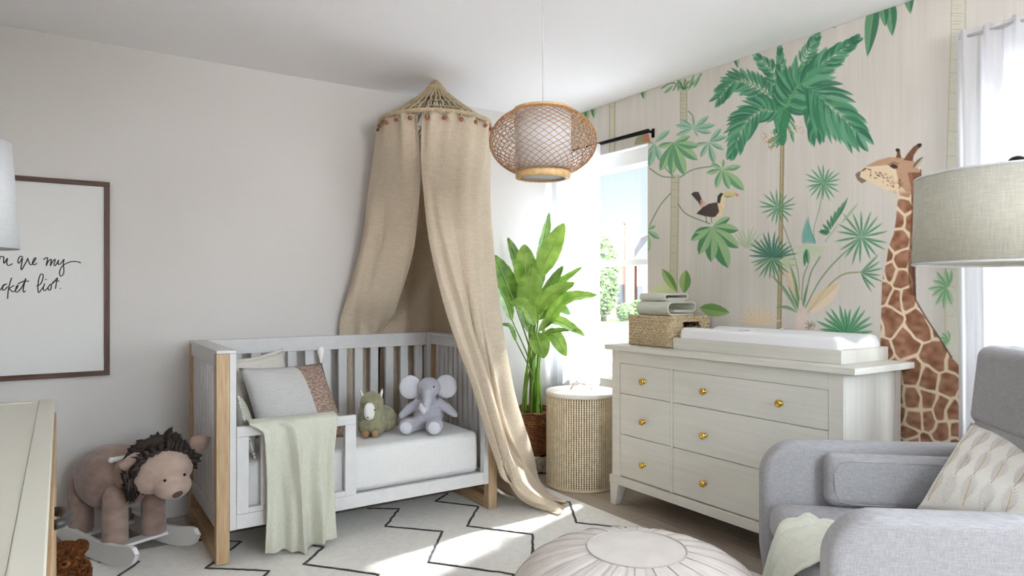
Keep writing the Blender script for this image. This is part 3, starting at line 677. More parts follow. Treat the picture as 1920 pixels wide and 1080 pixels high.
f = pillow(mb, *C_, .15, matf=lambda u, v: 1 if u > .62-.03*math.sin(PI*v)+.02*v else 0); weld(part('cushion', mb, [M['pillB'], M['pillC']], sr))
mb = MB(); c_ = C_[1]
mb.lathe([(.002, c_.z-.01), (.006, c_.z+.005), (.008, c_.z+.02), (.018, c_.z+.05), (.017, c_.z+.075), (.008, c_.z+.085), (0, c_.z+.086)], c_.x-.004, c_.y-.0, 14)
part('tassel', mb, M['felt'], sr)

# throw over the guard rail
def vn(x, y, z=0): return mnoise.noise(Vector((x, y, z)))
def throwf(u, v):
    # u left-right, v from the inside of the crib over the rail down the front
    d = max(0, (v-.2)/.8)
    x0 = .735+.045*d**.5-.02*d; x1 = 1.085-.03*min(1, d*3)+.03*d
    if d < .06 or v < .2: x0 -= .045*(1-min(1, d/.06))
    x = x0+(x1-x0)*u
    if v < .12: z = .56+.05*(v/.12); y = CY0+.05+.03*(1-v/.12)
    elif v < .2: a = (v-.12)/.08*PI; y = CY0+.014+.036*math.cos(a); z = .61+.013*math.sin(a)
    else: z = .61-d*.585; y = CY0-.03
    if v >= .12:
        g = min(1, max(0, (v-.15)/.12))
        c1 = u-.42-.06*d; ridge = math.exp(-(c1/.06)**2)*.046*(.3+.7*min(1, d*3))
        f2 = .020*math.sin(u*17+1.1*math.sin(v*3)+.5)+.013*math.sin(u*31+2+v*2)
        hol = -.030*math.exp(-((c1+.10)/.05)**2)*min(1, d*4)
        y -= g*(ridge+f2*(.25+.75*d)+.012+hol*.6)
        x += g*(.010*math.sin(u*15+v*4)*d+.018*math.exp(-((c1+.05)/.07)**2)*d)
        z += .014*math.sin(u*8+1)*d*(v > .2)-.012*math.exp(-((u-.45)/.1)**2)*d
    return (x, min(y, CY0-.006) if v > .2 else min(y, 3.3), max(z, .02))
mb = MB().grid(throwf, 90, 90)
tag(part('throw_blanket', mb, M['sage'], solid=.006, loc=(.9, 3.12, .05)), 'pale sage knitted throw draped over the crib guard rail', 'blanket')
mb = MB()

# ------------------------------------------------------------------ soft toys in the crib
ZM = .432
def R3(ax, deg): return Matrix.Rotation(math.radians(deg), 3, ax)
# elephant: local frame, x = its left-right as seen (to the viewer's right), y = away from viewer
def frame_at(px, t):
    r = Vector((*ray(px), 0)); r.normalize(); side = Vector((r.y, -r.x, 0)); return side, r
def placer(base, side, fwd):
    return lambda x, y, z: Vector(base)+side*x+fwd*y+Vector((0, 0, z))
sd_, fw_ = frame_at(803, 3.75); E0 = T(803, 545, 3.74); E0.z = ZM; P_ = placer(E0, sd_, fw_); RE = Matrix((sd_, fw_, Vector((0, 0, 1)))).transposed()
er = thing('elephant_plush', 'lilac grey elephant soft toy sitting in the crib', 'soft toy', E0)
mb = MB()
mb.ball(P_(0, .02, .085), (.083, .075, .082), RE); mb.ball(P_(0, .015, .15), (.055, .05, .05), RE)
mb.ball(P_(.004, -.005, .235), (.062, .058, .058), RE)
for s in (-1, 1): mb.tube([P_(s*.05, .0, .155), P_(s*.10, -.02, .125), P_(s*.150, -.03, .085), P_(s*.158, -.03, .078)], [.026, .027, .017, .007], 12)
mb.tube([P_(-.03, .01, .05), P_(-.08, -.06, .045), P_(-.115, -.12, .045)], [.042, .036, .038], 14); mb.ball(P_(-.115, -.12, .046), .043)
mb.tube([P_(.03, .01, .05), P_(.045, -.08, .042), P_(.03, -.14, .044)], [.042, .036, .04], 14); mb.ball(P_(.03, -.135, .046), .044)
mb.tube([P_(0, -.04, .24), P_(-.002, -.085, .215), P_(-.006, -.105, .175), P_(-.012, -.11, .14), P_(-.022, -.115, .125)], [.036, .029, .023, .021, .016], 12)
part('body', mb, M['ele'], er, remesh=.0045, smoothit=5)
for s in (-1, 1):
    mb = MB(); mb.ball(P_(s*.098, .008, .238), (.062, .011, .066), RE @ R3('Z', s*-10)); part('ear', mb, M['elel'], er)
    mb = MB(); mb.ball(P_(.004+s*.025, -.063, .247), .0052, n=10, m=6); part('eye', mb, M['black'], er)
mb = MB(); mb.tube([P_(-.012, -.118, .142), P_(-.024, -.128, .128), P_(-.037, -.125, .148), P_(-.04, -.118, .168)], [.017, .02, .016, .006], 10)
part('trunk_tip', mb, M['elel'], er, label='paler upturned trunk tip')
for x, y in ((-.117, -.157), (.03, -.176)):
    mb = MB(); mb.ball(P_(x, y, .047), (.033, .006, .033), RE); part('sole', mb, M['elel'], er)
# long-haired olive creature
sd_, fw_ = frame_at(700, 3.6); E0 = T(697, 545, 3.62); E0.z = ZM; P_ = placer(E0, sd_, fw_); RE = Matrix((sd_, fw_, Vector((0, 0, 1)))).transposed()
er = thing('bison_plush', 'olive green soft toy with a white muzzle beside the elephant', 'soft toy', E0)
mb = MB()
mb.ball(P_(0, .0, .17), (.062, .058, .062), RE); mb.ball(P_(0, 0, .1), (.070, .062, .085), RE, e=.85); mb.ball(P_(.0, .0, .055), (.072, .064, .052), RE, e=.7)
mb.tube([P_(.02, .03, .09), P_(.07, .10, .08), P_(.12, .16, .045)], [.06, .06, .035], 14); mb.ball(P_(.06, .08, .05), (.07, .08, .048), RE); mb.tube([P_(.10, .12, .035), P_(.155, .14, .03)], [.025, .01], 10)
part('body', mb, M['olive'], er, remesh=.005, smoothit=4, disp=(.008, .012))
mb = MB(); mb.ball(P_(-.012, -.06, .135), (.029, .022, .046), RE, e=.8); part('muzzle', mb, M['felt'], er)
for q_ in ((.015, -.077, .145), (-.03, -.07, .147)): mb = MB(); mb.ball(P_(*q_), .004, n=8, m=5); part('eye', mb, M['black'], er)
mb = MB(); mb.ball(P_(-.02, -.081, .108), (.006, .003, .003), n=8, m=5); part('mouth', mb, M['black'], er)
for s, lean in ((-1, -.012), (1, .006)):
    mb = MB(); mb.tube([P_(s*.043, 0, .2), P_(s*.05+lean*.3, 0, .222), P_(s*.05+lean, 0, .244)], [.014, .012, .003], 10, flat=.6); part('horn', mb, M['felt'], er)
for x in (-.034, .018):
    mb = MB(); mb.ball(P_(x, -.075, .021), (.02, .022, .02), RE); part('foot', mb, M['tan'], er, label='tan foot')

# ------------------------------------------------------------------ canopy
CC = Vector((1.86, 3.62, 0)); CR = .325; RZ = 2.19
vd = Vector((CC.x, CC.y, 0)).normalized(); vs_ = Vector((vd.y, -vd.x, 0))
def ringp(phi, r=CR, z=RZ): a = math.radians(phi); return Vector((CC.x, CC.y, z))+r*(math.sin(a)*vs_-math.cos(a)*vd)
can = thing('bed_canopy', 'beige linen bed canopy hanging from the ceiling over the crib corner', 'canopy', (CC.x, CC.y, 0))
mb = MB()
for k in range(36):
    phi = k*360/36; pts = []
    for i in range(13):
        u = i/12; r = .028+(CR-.028)*u**1.08; z = 2.425-(2.425-RZ)*(u**.86)
        pts.append(ringp(phi+(1.2*math.sin(i*1.7+k)), r, z))
    mb.tube(pts, [.0075-.0*abs(math.sin(i*2)) if i % 2 else .006 for i in range(13)], 6)
for u in (.35, .55, .8):
    r = .028+(CR-.028)*u**1.08; z = 2.425-(2.425-RZ)*(u**.86)
    mb.tube([ringp(k*6, r, z) for k in range(60)], .004, 5, closed=True)
mb.lathe([(0, 2.4485), (.014, 2.448), (.030, 2.435), (.048, 2.413), (.062, 2.395), (.058, 2.390), (.03, 2.40), (.006, 2.41)], CC.x, CC.y, 32)
part('rope_crown', mb, M['rope'], can)
mb = MB(); mb.tube([ringp(k*3, CR, RZ) for k in range(120)], [.014 if k % 2 else .0115 for k in range(120)], 8, closed=True); part('wrapped_hoop', mb, M['rope'], can)
for k in range(22):
    b_ = ringp(-8+k*360/22, CR+.012, RZ-.042); mb = MB(); mb.ball(b_, .0125, n=12, m=8); bo = part('bead', mb, M['bead'], can)
    mb = MB(); mb.tube([b_+Vector((0, 0, .0)), b_+Vector((0, 0, .035))], .0022, 5); mb.tube([b_+Vector((0, 0, .03)), ringp(-8+k*360/22+5, CR+.004, RZ-.055)], .002, 5); part('bead_cord', mb, M['rope'], bo)
# drape: columns round the hoop (angle) with the points each hangs through
def pxs(L): return [T(*q) for q in L]
cols = [
 (-19,   pxs([(787, 330, 3.76), (775, 450, 3.86), (757, 520, 3.95), (738, 585, 4.08)])+[Vector((1.665, 3.955, .90)), Vector((1.66, 3.96, .45)), Vector((1.65, 3.955, .02))]),
 (-45,  pxs([(733, 400, 3.90), (716, 480, 3.98), (694, 560, 4.05)])+[Vector((1.56, 3.94, 1.0)), Vector((1.55, 3.955, .80)), Vector((1.55, 3.95, .4)), Vector((1.55, 3.955, .02))]),
 (-88,  pxs([(699, 350, 4.04), (688, 430, 4.04), (667, 520, 4.04), (646, 580, 4.04)])+[Vector((1.39, 3.945, .96)), Vector((1.41, 3.96, .5)), Vector((1.40, 3.955, .02))]),
 (-125, [Vector((1.60, 3.965, 1.9)), Vector((1.54, 3.97, 1.5)), Vector((1.46, 3.98, 1.2)), Vector((1.43, 3.982, .95)), Vector((1.45, 3.98, .5)), Vector((1.45, 3.978, .02))]),
 (-160, [Vector((1.78, 3.95, 1.9)), Vector((1.72, 3.965, 1.5)), Vector((1.66, 3.975, 1.2)), Vector((1.63, 3.978, .95)), Vector((1.64, 3.975, .5)), Vector((1.64, 3.975, .02))]),
 (-185, [Vector((1.92, 3.945, 1.9)), Vector((1.89, 3.955, 1.5)), Vector((1.85, 3.965, 1.2)), Vector((1.84, 3.965, .95)), Vector((1.85, 3.965, .5)), Vector((1.85, 3.965, .02))]),
 (-215, [Vector((2.08, 3.87, 1.9)), Vector((2.09, 3.89, 1.5)), Vector((2.08, 3.93, 1.2)), Vector((2.07, 3.95, .95)), Vector((2.08, 3.95, .5)), Vector((2.08, 3.95, .02))]),
 (-245, [Vector((2.17, 3.70, 1.9)), Vector((2.18, 3.72, 1.5)), Vector((2.19, 3.74, 1.2)), Vector((2.20, 3.76, .95)), Vector((2.21, 3.76, .5)), Vector((2.22, 3.74, .02))]),
 (-268, pxs([(918, 350, 4.07), (922, 480, 4.06), (930, 600, 4.06), (942, 690, 4.05), (955, 775, 4.03), (968, 860, 4.0)])+[WZ(968, 932, .02)]),
 (-290, pxs([(905, 350, 3.90), (909, 480, 3.84), (918, 600, 3.72), (933, 700, 3.68), (948, 780, 3.70), (975, 850, 3.74)])+[WZ(1015, 915, .05), WZ(1056, 941, .05)]),
 (-322, pxs([(868, 350, 3.76), (878, 480, 3.70), (893, 600, 3.64), (914, 700, 3.62), (935, 780, 3.62), (965, 850, 3.66)])+[T(1005, 912, 3.66), WZ(1058, 945, .012)]),
 (-351, pxs([(822, 350, 3.72), (845, 480, 3.66), (872, 600, 3.62), (900, 700, 3.58), (925, 790, 3.58), (950, 870, 3.62)])+[T(992, 930, 3.64), WZ(1054, 955, .012)]),
 (-374, pxs([(789, 300, 3.72), (795, 370, 3.70), (806, 460, 3.66), (830, 560, 3.60), (858, 645, 3.57), (888, 725, 3.55), (915, 810, 3.56), (938, 872, 3.60)])+[T(965, 920, 3.64), WZ(1000, 952, .012), WZ(1049, 965, .012)]),
]
def resample(P, n):
    c = [Vector(x) for x in P]; c = [2*c[0]-c[1]]+c+[2*c[-1]-c[-2]]; d = []
    for i in range(1, len(c)-2):
        for k in range(8):
            t = k/8; a, b, e_, g_ = c[i-1], c[i], c[i+1], c[i+2]
            d.append(.5*((2*b)+(-a+e_)*t+(2*a-5*b+4*e_-g_)*t*t+(-a+3*b-3*e_+g_)*t**3))
    d.append(c[-2]); L = [0]
    for a, b in zip(d, d[1:]): L.append(L[-1]+(b-a).length)
    o = []; j = 0
    for k in range(n+1):
        s_ = L[-1]*k/n
        while j < len(L)-2 and L[j+1] < s_: j += 1
        u = (s_-L[j])/max(1e-9, L[j+1]-L[j]); o.append(d[j].lerp(d[j+1], min(1, u)))
    return o
NV = 110
CK = [resample([ringp(p, CR-.008, RZ-.01)]+L, NV) for p, L in cols]
PH = [p for p, _ in cols]
def cat(c, x):
    i = min(int(x), len(c)-2); t = x-i; b, e_ = c[i], c[i+1]; a = c[i-1] if i else 2*b-e_; g_ = c[i+2] if i+2 < len(c) else 2*e_-b
    return .5*((2*b)+(-a+e_)*t+(2*a-5*b+4*e_-g_)*t*t+(-a+3*b-3*e_+g_)*t**3)
def drapef(u, v):
    x = u*(len(CK)-1); j = int(round(v*NV)); c = [k[j] for k in CK]; p = cat(c, x)
    q = cat(c, min(len(CK)-1, x+.05))-cat(c, max(0, x-.05)); n_ = Vector((q.y, -q.x, 0))
    n_ = n_.normalized() if n_.length > 1e-6 else Vector((0, 0, 0))
    top = math.exp(-v*9); ph = u*(len(CK)-1)*6.2
    a = .020*top*math.sin(ph*1.3)+(.008+.030*min(1, v*1.4))*(math.sin(ph*.42+1.0*math.sin(v*2))+.55*math.sin(ph*.9+2*v)+.25*math.sin(ph*1.7+v))*(1-.6*top)
    if v > .88: a *= max(0, 1-(v-.88)/.12*.8)
    p = p+n_*a
    if v < .02: a_ = math.radians(PH[0]); 
    p.z = max(p.z, .012)
    if p.y > 3.985: p.y = 3.985
    return p
mb = MB().grid(drapef, 300, NV)
part('linen_drape', mb, M['drape'], can, solid=.004)

# ------------------------------------------------------------------ pendant lamp
PC = T(1018, 545, 2.70); PX, PY = PC.x, PC.y
pen = thing('pendant_lamp', 'woven rattan pendant lamp hanging on a thin cord from the ceiling', 'lamp', (PX, PY, 1.66))
zt, zb = 1.915, 1.672
def pprof(u):                        # u 0 top .. 1 bottom -> radius, height
    a = -1.02+u*2.10; r = .213*math.cos(a)**.98; return r, (zt+zb)/2-.002-(.142)*math.sin(a)*1.0
mb = MB(); NS = 36
for fam in (1, -1):
    for k in range(NS):
        pts = []
        for i in range(41):
            u = i/40; r, z = pprof(u); a = 2*PI*k/NS+fam*(u*2.3+.02*math.sin(u*19)); pts.append((PX+r*math.cos(a), PY+r*math.sin(a), z))
        mb.tube(pts, .0016, 4)
part('rattan_lattice', mb, M['rattan'], pen)
r0, z0 = pprof(0); r1, z1 = pprof(1)
mb = MB(); mb.lathe([(r0-.006, z0-.008), (r0+.003, z0-.008), (r0+.003, z0+.008), (r0-.006, z0+.008), (r0-.006, z0-.008)], PX, PY, 48); part('top_ring', mb, M['bamboo'], pen)
mb = MB(); mb.lathe([(r1-.012, z1-.022), (r1+.006, z1-.02), (r1+.008, z1+.004), (r1-.004, z1+.006), (r1-.012, z1-.022)], PX, PY, 48); part('bottom_ring', mb, M['bamboo'], pen)
mb = MB(); mb.lathe([(.1095, z1+.012), (.111, z1+.012), (.111, z0-.012), (.1095, z0-.012), (.1095, z1+.012)], PX, PY, 48); part('inner_shade', mb, M['shadew'], pen)
mb = MB(); mb.lathe([(0, z1-.014), (r1-.013, z1-.014), (r1-.013, z1-.010), (0, z1-.010)], PX, PY, 48); part('diffuser', mb, M['shadew'], pen)
mb = MB(); mb.tube([(PX, PY, 1.80), (PX, PY, H-.012)], .0022, 8); part('cord', mb, M['white'], pen)
mb = MB()
mb.lathe([(0, 1.872), (.02, 1.87), (.02, 1.825), (.0, 1.82)], PX, PY, 16)
for k in range(3): a = k*2.094+.3; mb.tube([(PX, PY, 1.86), (PX+.109*math.cos(a), PY+.109*math.sin(a), 1.875)], .002, 6)
sk = part('lamp_socket', mb, M['white'], pen)
mb = MB(); mb.ball((PX, PY, 1.79), (.03, .03, .036)); part('bulb', mb, M['felt'], sk)
mb = MB(); mb.lathe([(0, H-.022), (.05, H-.02), (.055, H-.002), (0, H-.001)], PX, PY, 24); part('ceiling_rose', mb, M['white'], pen)

# ------------------------------------------------------------------ plant in a basket
BX, BY = 2.68, 3.74
pl = thing('potted_plant', 'tall banana-leaf plant in a brown and white woven basket in the corner', 'plant', (BX, BY, 0))
def braided(z0_, z1_, r0_, r1_, rows, rope_r, mt_, name, seed=0, amp=.15):
    mb = MB(); rg = random.Random(seed)
    for k in range(rows):
        u = (k+.5)/rows; r = r0_+(r1_-r0_)*u; z = z0_+(z1_-z0_)*u; n = 64; ph = rg.random()*6
        mb.tube([(BX+(r+rope_r*amp*math.sin(i*2.1+ph))*math.cos(2*PI*i/n), BY+(r+rope_r*amp*math.sin(i*2.1+ph))*math.sin(2*PI*i/n), z+rope_r*.35*math.sin(i*1.3+ph)) for i in range(n)], [rope_r*(1+.18*math.sin(i*1.7+ph)) for i in range(n)], 7, closed=True)
    return part(name, mb, mt_, pl)
M['hyac'] = mat('dried_water_hyacinth', S(150, 98, 58), .75, c2=S(92, 56, 32), nscale=(60, 60, 60), bump=.8, bscale=(160, 160, 60), lo=.3, hi=.65)
M['hyacw'] = mat('whitewashed_weave', S(214, 208, 200), .8, c2=S(160, 148, 136), nscale=(50, 50, 50), bump=.8, bscale=(160, 160, 60), lo=.35, hi=.7)
braided(.012, .115, .155, .168, 7, .0105, M['hyacw'], 'white_basket_base', 1); braided(.127, .40, .169, .178, 17, .0105, M['hyac'], 'brown_basket_wall', 2)
mb = MB(); mb.lathe([(0, .004), (.15, .004), (.17, .36), (.16, .36), (0, .35)], BX, BY, 32); part('soil', mb, M['soil'], pl)
def leafblade(mb, pts, wid, up, curl=.25, n=34):
    """broad leaf along the path pts; wid max half width; up = facing normal"""
    P = resample(pts, n); up = Vector(up)
    vs = []; 
    for i, p in enumerate(P):
        t = (P[min(i+1, n)]-P[max(i-1, 0)]).normalized(); side = t.cross(up); side = side.normalized() if side.length > 1e-4 else Vector((1, 0, 0)); nn = side.cross(t).normalized()
        u = i/n; w_ = wid*.86*(math.sin(PI*u**.85)**.62 if 0 < u < 1 else 0)
        if i == 0: w_ = wid*.12
        for j in range(9):
            s_ = (j-4)/4; rip = wid*(.045*abs(s_)*math.sin(i*1.1+j)+(.022*(1 if i % 2 else -1) if abs(s_) > .1 else 0))
            vs.append(p+side*w_*s_+nn*(-abs(s_)**1.3*w_*curl*-1+rip))
    fs = [(i*9+j, i*9+j+1, (i+1)*9+j+1, (i+1)*9+j) for i in range(n) for j in range(8)]
    mb.add(vs, fs, 0, True); return P
# traced leaves: stalk foot -> blade start -> blade tip (pixel, pixel, distance)
LV = [  # (blade base), (mid), (tip), half width, facing (left-right, toward viewer, up), stalk group
 ((1012, 545, 4.62), (1015, 480, 4.64), (1030, 398, 4.62), .060, (.5, .8, 0)),
 ((1010, 520, 4.50), (1028, 480, 4.52), (1058, 418, 4.50), .085, (-.4, .9, .1)),
 ((985, 540, 4.58), (970, 490, 4.60), (952, 445, 4.60), .050, (.2, .9, .1)),
 ((990, 545, 4.48), (985, 505, 4.44), (983, 458, 4.42), .092, (0, 1, .1)),
 ((996, 590, 4.40), (993, 545, 4.36), (1000, 500, 4.34), .098, (0, 1, .12)),
 ((965, 570, 4.50), (947, 525, 4.46), (926, 478, 4.44), .085, (.3, .9, .2)),
 ((960, 600, 4.46), (946, 560, 4.42), (925, 515, 4.40), .055, (.3, .8, .4)),
 ((1012, 575, 4.52), (1030, 540, 4.52), (1056, 498, 4.52), .045, (-.3, .8, .3)),
 ((1015, 560, 4.58), (1050, 530, 4.58), (1092, 500, 4.58), .035, (-.3, .7, .5)),
 ((1000, 590, 4.36), (1035, 552, 4.32), (1078, 530, 4.30), .065, (-.2, .8, .5)),
 ((1022, 612, 4.40), (1060, 562, 4.34), (1120, 553, 4.30), .062, (-.1, .7, .7)),
 ((1020, 600, 4.50), (1050, 560, 4.50), (1062, 556, 4.48), .050, (-.2, .9, .3)),
 ((1004, 608, 4.32), (985, 575, 4.26), (955, 568, 4.22), .065, (.2, .9, .5)),
 ((968, 640, 4.40), (955, 612, 4.36), (937, 609, 4.34), .030, (.1, .6, .8)),
 ((1010, 620, 4.42), (1040, 600, 4.38), (1098, 630, 4.34), .050, (0, .7, .7)),
 ((1012, 640, 4.42), (1035, 622, 4.38), (1085, 618, 4.34), .030, (0, .5, .8)),
 ((1020, 625, 4.46), (1040, 630, 4.42), (1062, 668, 4.40), .055, (-.2, .9, .3)),
 ((1004, 625, 4.34), (1012, 645, 4.28), (1020, 672, 4.26), .075, (0, 1, .2)),
 ((1000, 630, 4.52), (985, 600, 4.58), (972, 560, 4.62), .06, (.4, .8, .2)),
 ((1008, 600, 4.66), (1035, 570, 4.72), (1070, 590, 4.74), .06, (-.2, .7, .5)),
]
rr = random.Random(3)
for k, (b_, m_, t_, wd, fc) in enumerate(LV):
    B, Mi, Ti = T(*b_), T(*m_), T(*t_)
    up = vs_*fc[0]+(-vd)*fc[1]+Vector((0, 0, fc[2]))
    mb = MB(); Pth = leafblade(mb, [B, Mi, Ti], wd, up, .18); lf = part('leaf', mb, M['leafd'] if k in (0, 2, 5, 6, 7, 11, 13, 15, 18, 19) else M['leaf'], pl)
    mb = MB(); mb.tube([p-up.normalized()*-.002 for p in Pth], [.0042*(1-i/len(Pth))+.0008 for i in range(len(Pth))], 6); part('midrib', mb, M['leafv'], lf)
    a = rr.uniform(0, 2*PI); q = rr.uniform(.02, .085); foot = Vector((BX-.04+q*math.cos(a), BY-.02+q*math.sin(a)*.8, .35))
    mid = foot.lerp(B, .55); mid.x += (foot.x-B.x)*.22; mid.y += (foot.y-B.y)*.22
    mb = MB(); P2 = resample([foot, mid, B], 14); mb.tube(P2, [.0082-.0045*i/14 for i in range(15)], 8); part('stem', mb, M['stem'], pl)

# ------------------------------------------------------------------ laundry hamper
HX, HY, HR = 2.70, 3.285, .213
ham = thing('laundry_hamper', 'round rattan mesh hamper with an ivory lid beside the dresser', 'hamper', (HX, HY, 0))
mb = MB(); mb.lathe([(0, .012), (HR-.012, .012), (HR-.010, .55), (HR-.016, .55), (HR-.018, .02)], HX, HY, 48); part('inner_lining', mb, mat('hamper_lining', S(120, 104, 84), .9), ham)
mb = MB(); NR, NCt = 40, 88
for k in range(NR):
    z = .022+k*(.528/NR); mb.tube([(HX+HR*math.cos(2*PI*i/64), HY+HR*math.sin(2*PI*i/64), z) for i in range(64)], .0046, 4, closed=True, flat=.5)
for k in range(NCt):
    a = 2*PI*k/NCt; x, y = HX+(HR+.001)*math.cos(a), HY+(HR+.001)*math.sin(a); tx, ty = -math.sin(a)*.0046, math.cos(a)*.0046; nx, ny = math.cos(a)*.003, math.sin(a)*.003
    mb.add([(x+tx, y+ty, .01), (x-tx, y-ty, .01), (x-tx+nx, y-ty+ny, .01), (x+tx+nx, y+ty+ny, .01), (x+tx, y+ty, .555), (x-tx, y-ty, .555), (x-tx+nx, y-ty+ny, .555), (x+tx+nx, y+ty+ny, .555)], [(0, 1, 5, 4), (1, 2, 6, 5), (2, 3, 7, 6), (3, 0, 4, 7)])
part('cane_mesh_wall', mb, mat('cane', S(226, 210, 182), .6, c2=S(208, 190, 158), nscale=(40, 40, 40)), ham)
mb = MB(); mb.lathe([(HR-.004, 0), (HR+.005, 0), (HR+.005, .016), (HR-.004, .016), (HR-.004, 0)], HX, HY, 48); part('bottom_rim', mb, M['wick'], ham)
mb = MB(); mb.lathe([(0, .556), (HR+.005, .556), (HR+.008, .560), (HR+.008, .576), (HR+.004, .582), (0, .584)], HX, HY, 56); ld = part('lid', mb, M['lid'], ham)
mb = MB(); mb.tube(resample([Vector(q_) for q_ in ((HX-.055, HY+.036, .586), (HX-.04, HY+.027, .610), (HX, HY, .626), (HX+.04, HY-.027, .610), (HX+.055, HY-.036, .586))], 16), .013, 8, flat=.3); part('lid_handle', mb, mat('pale_leather', S(206, 176, 150), .5), ld)

# ------------------------------------------------------------------ dresser
DF = 2.60; dr = thing('dresser', 'whitewashed wooden dresser with round brass knobs and tapered legs', 'dresser', (2.82, 2.2, 0))
YA, YB = 1.526, 2.888
mb = MB().box(DF+.012, 3.028, YA, YB, .165, .868); part('carcass', mb, M['dresserx'], dr, .002)
mb = MB(); mb.box(DF, DF+.0115, YB-.062, YB, .165, .868).box(DF, DF+.0115, YA, YA+.062, .165, .868).box(DF, DF+.0115, YA+.0625, YB-.0625, .797, .868).box(DF, DF+.0115, 2.432, 2.448, .166, .7965)
part('face_frame', mb, M['dresser'], dr)
part('back_edge_board', MB().box(2.995, 3.032, YA-.006, YA-.0005, .165, .868), M['dresserx'], dr)
mb = MB().box(2.572, 3.033, 1.462, 2.922, .8685, .896); part('top', mb, M['dresser'], dr, .003)
mb = MB().box(DF-.012, 3.03, YA-.012, YB+.012, .118, .1645); part('base_rail', mb, M['dresser'], dr, .003)
for (x, y, sx, sy) in ((DF+.02, YB-.03, 1, -1), (DF+.02, YA+.03, 1, 1), (2.99, YB-.03, -1, -1), (2.99, YA+.03, -1, 1)):
    a, b = .034, .02; xo = x-sx*a*.8; yo = y+sy*-a*.8
    X0, Y0 = (x-.026, y-.026)
    top = [(x-a, y-a, .118), (x+a, y-a, .118), (x+a, y+a, .118), (x-a, y+a, .118)]
    cx, cy = x-sx*.012, y-sy*.012
    bot = [(cx-b, cy-b, 0), (cx+b, cy-b, 0), (cx+b, cy+b, 0), (cx-b, cy+b, 0)]
    mb = MB().add(bot+top, [(3, 2, 1, 0), (4, 5, 6, 7), (0, 1, 5, 4), (1, 2, 6, 5), (2, 3, 7, 6), (3, 0, 4, 7)]); part('leg', mb, M['dresserx'], dr, .002)
rows = [(.631, .795), (.404, .627), (.171, .400)]
for (z0_, z1_), zk in zip(rows, (.713, .499, .268)):
    for (y0_, y1_), ks in (((2.450, YB-.0645), (2.635,)), ((YA+.0645, 2.430), (2.223, 1.805))):
        d_ = part('drawer', MB().box(DF+.001, DF+.0118, y0_, y1_, z0_, z1_), M['dresser'], dr, .0015)
        for yk in ks:
            mb = MB(); pr = [(.0, 0), (.009, .0), (.010, .003), (.006, .005), (.0055, .012), (.010, .015), (.014, .019), (.0135, .024), (.008, .028), (0, .029)]
            n = 18; pr = [(a_*1.2, b_*1.1) for a_, b_ in pr]; vs = [(DF+.001-h_, yk+r*math.cos(2*PI*k/n), zk+r*math.sin(2*PI*k/n)) for r, h_ in pr for k in range(n)]
            fs = [(i*n+k, i*n+(k+1) % n, (i+1)*n+(k+1) % n, (i+1)*n+k) for i in range(len(pr)-1) for k in range(n)]
            mb.add(vs, fs, 0, True); part('knob', mb, M['brass'], d_, label='round brass knob')
# changing tray and pad
ZT = .8965
tr = thing('changing_tray', 'whitewashed changing tray standing on the dresser top', 'tray', (2.85, 2.03, ZT))
TX0, TX1, TY0, TY1 = 2.665, 3.03, 1.572, 2.492
part('front_board', MB().box(TX0, TX0+.016, TY0, TY1, ZT, ZT+.058), M['dresser'], tr, .002)
part('back_board', MB().box(TX1-.016, TX1, TY0, TY1, ZT, ZT+.058), M['dresser'], tr, .002)
part('side_board', MB().box(TX0+.0165, TX1-.0165, TY0, TY0+.016, ZT, ZT+.058), M['dresserx'], tr, .002)
part('side_board', MB().box(TX0+.0165, TX1-.0165, TY1-.016, TY1, ZT, ZT+.058), M['dresserx'], tr, .002)
pad = thing('changing_pad', 'white contoured changing pad lying in the changing tray', 'changing pad', (2.85, 2.03, ZT))
px0, px1, py0, py1 = TX0+.02, TX1-.02, TY0+.022, TY1-.022
def padf(u, v):
    # u round the cross-section, v along the length
    a = 2*PI*u; e = .22
    cx, cz = math.copysign(abs(math.cos(a))**e, math.cos(a)), math.copysign(abs(math.sin(a))**e, math.sin(a))
    k = min(1, min(v, 1-v)/.035); k = (1-(1-k)**2)**.5
    x = (px0+px1)/2+(px1-px0)/2*cx*(.93+.07*k); hgt = .112*(.75+.25*k)
    if cz > 0: top = hgt-.034*math.exp(-((cx)/.52)**4); z = ZT+.001+top*(.5+.5*cz) if cz < 1 else ZT+top
    else: z = ZT+.002+hgt*.5*(1+cz)
    return (x, py0+(py1-py0)*v, z)
N_ = 72; mb = MB().grid(padf, N_, 60, cu=True); mb.f.append(tuple(range(N_-1, -1, -1))); mb.m.append(0); mb.s.append(False); mb.f.append(tuple(60*N_+i for i in range(N_))); mb.m.append(0); mb.s.append(False)
part('pad', mb, M['padw'], pad)
mb = MB(); pts = [(px0+.012, 2.09, ZT+.1145), (px0+.05, 2.09, ZT+.115), (px0+.11, 2.085, ZT+.086), (px0+.2, 2.08, ZT+.083), (px0+.26, 2.07, ZT+.092), (px1-.05, 2.06, ZT+.115), (px1-.015, 2.06, ZT+.1145)]
mb.tube(resample([Vector(p) for p in pts], 24), .019, 6, flat=.08, up=(0, 0, 1)); st_ = part('safety_strap', mb, M['felt'], pad)
part('buckle', MB().box(2.80, 2.86, 2.062, 2.102, ZT+.084, ZT+.096), M['padw'], st_, .004)
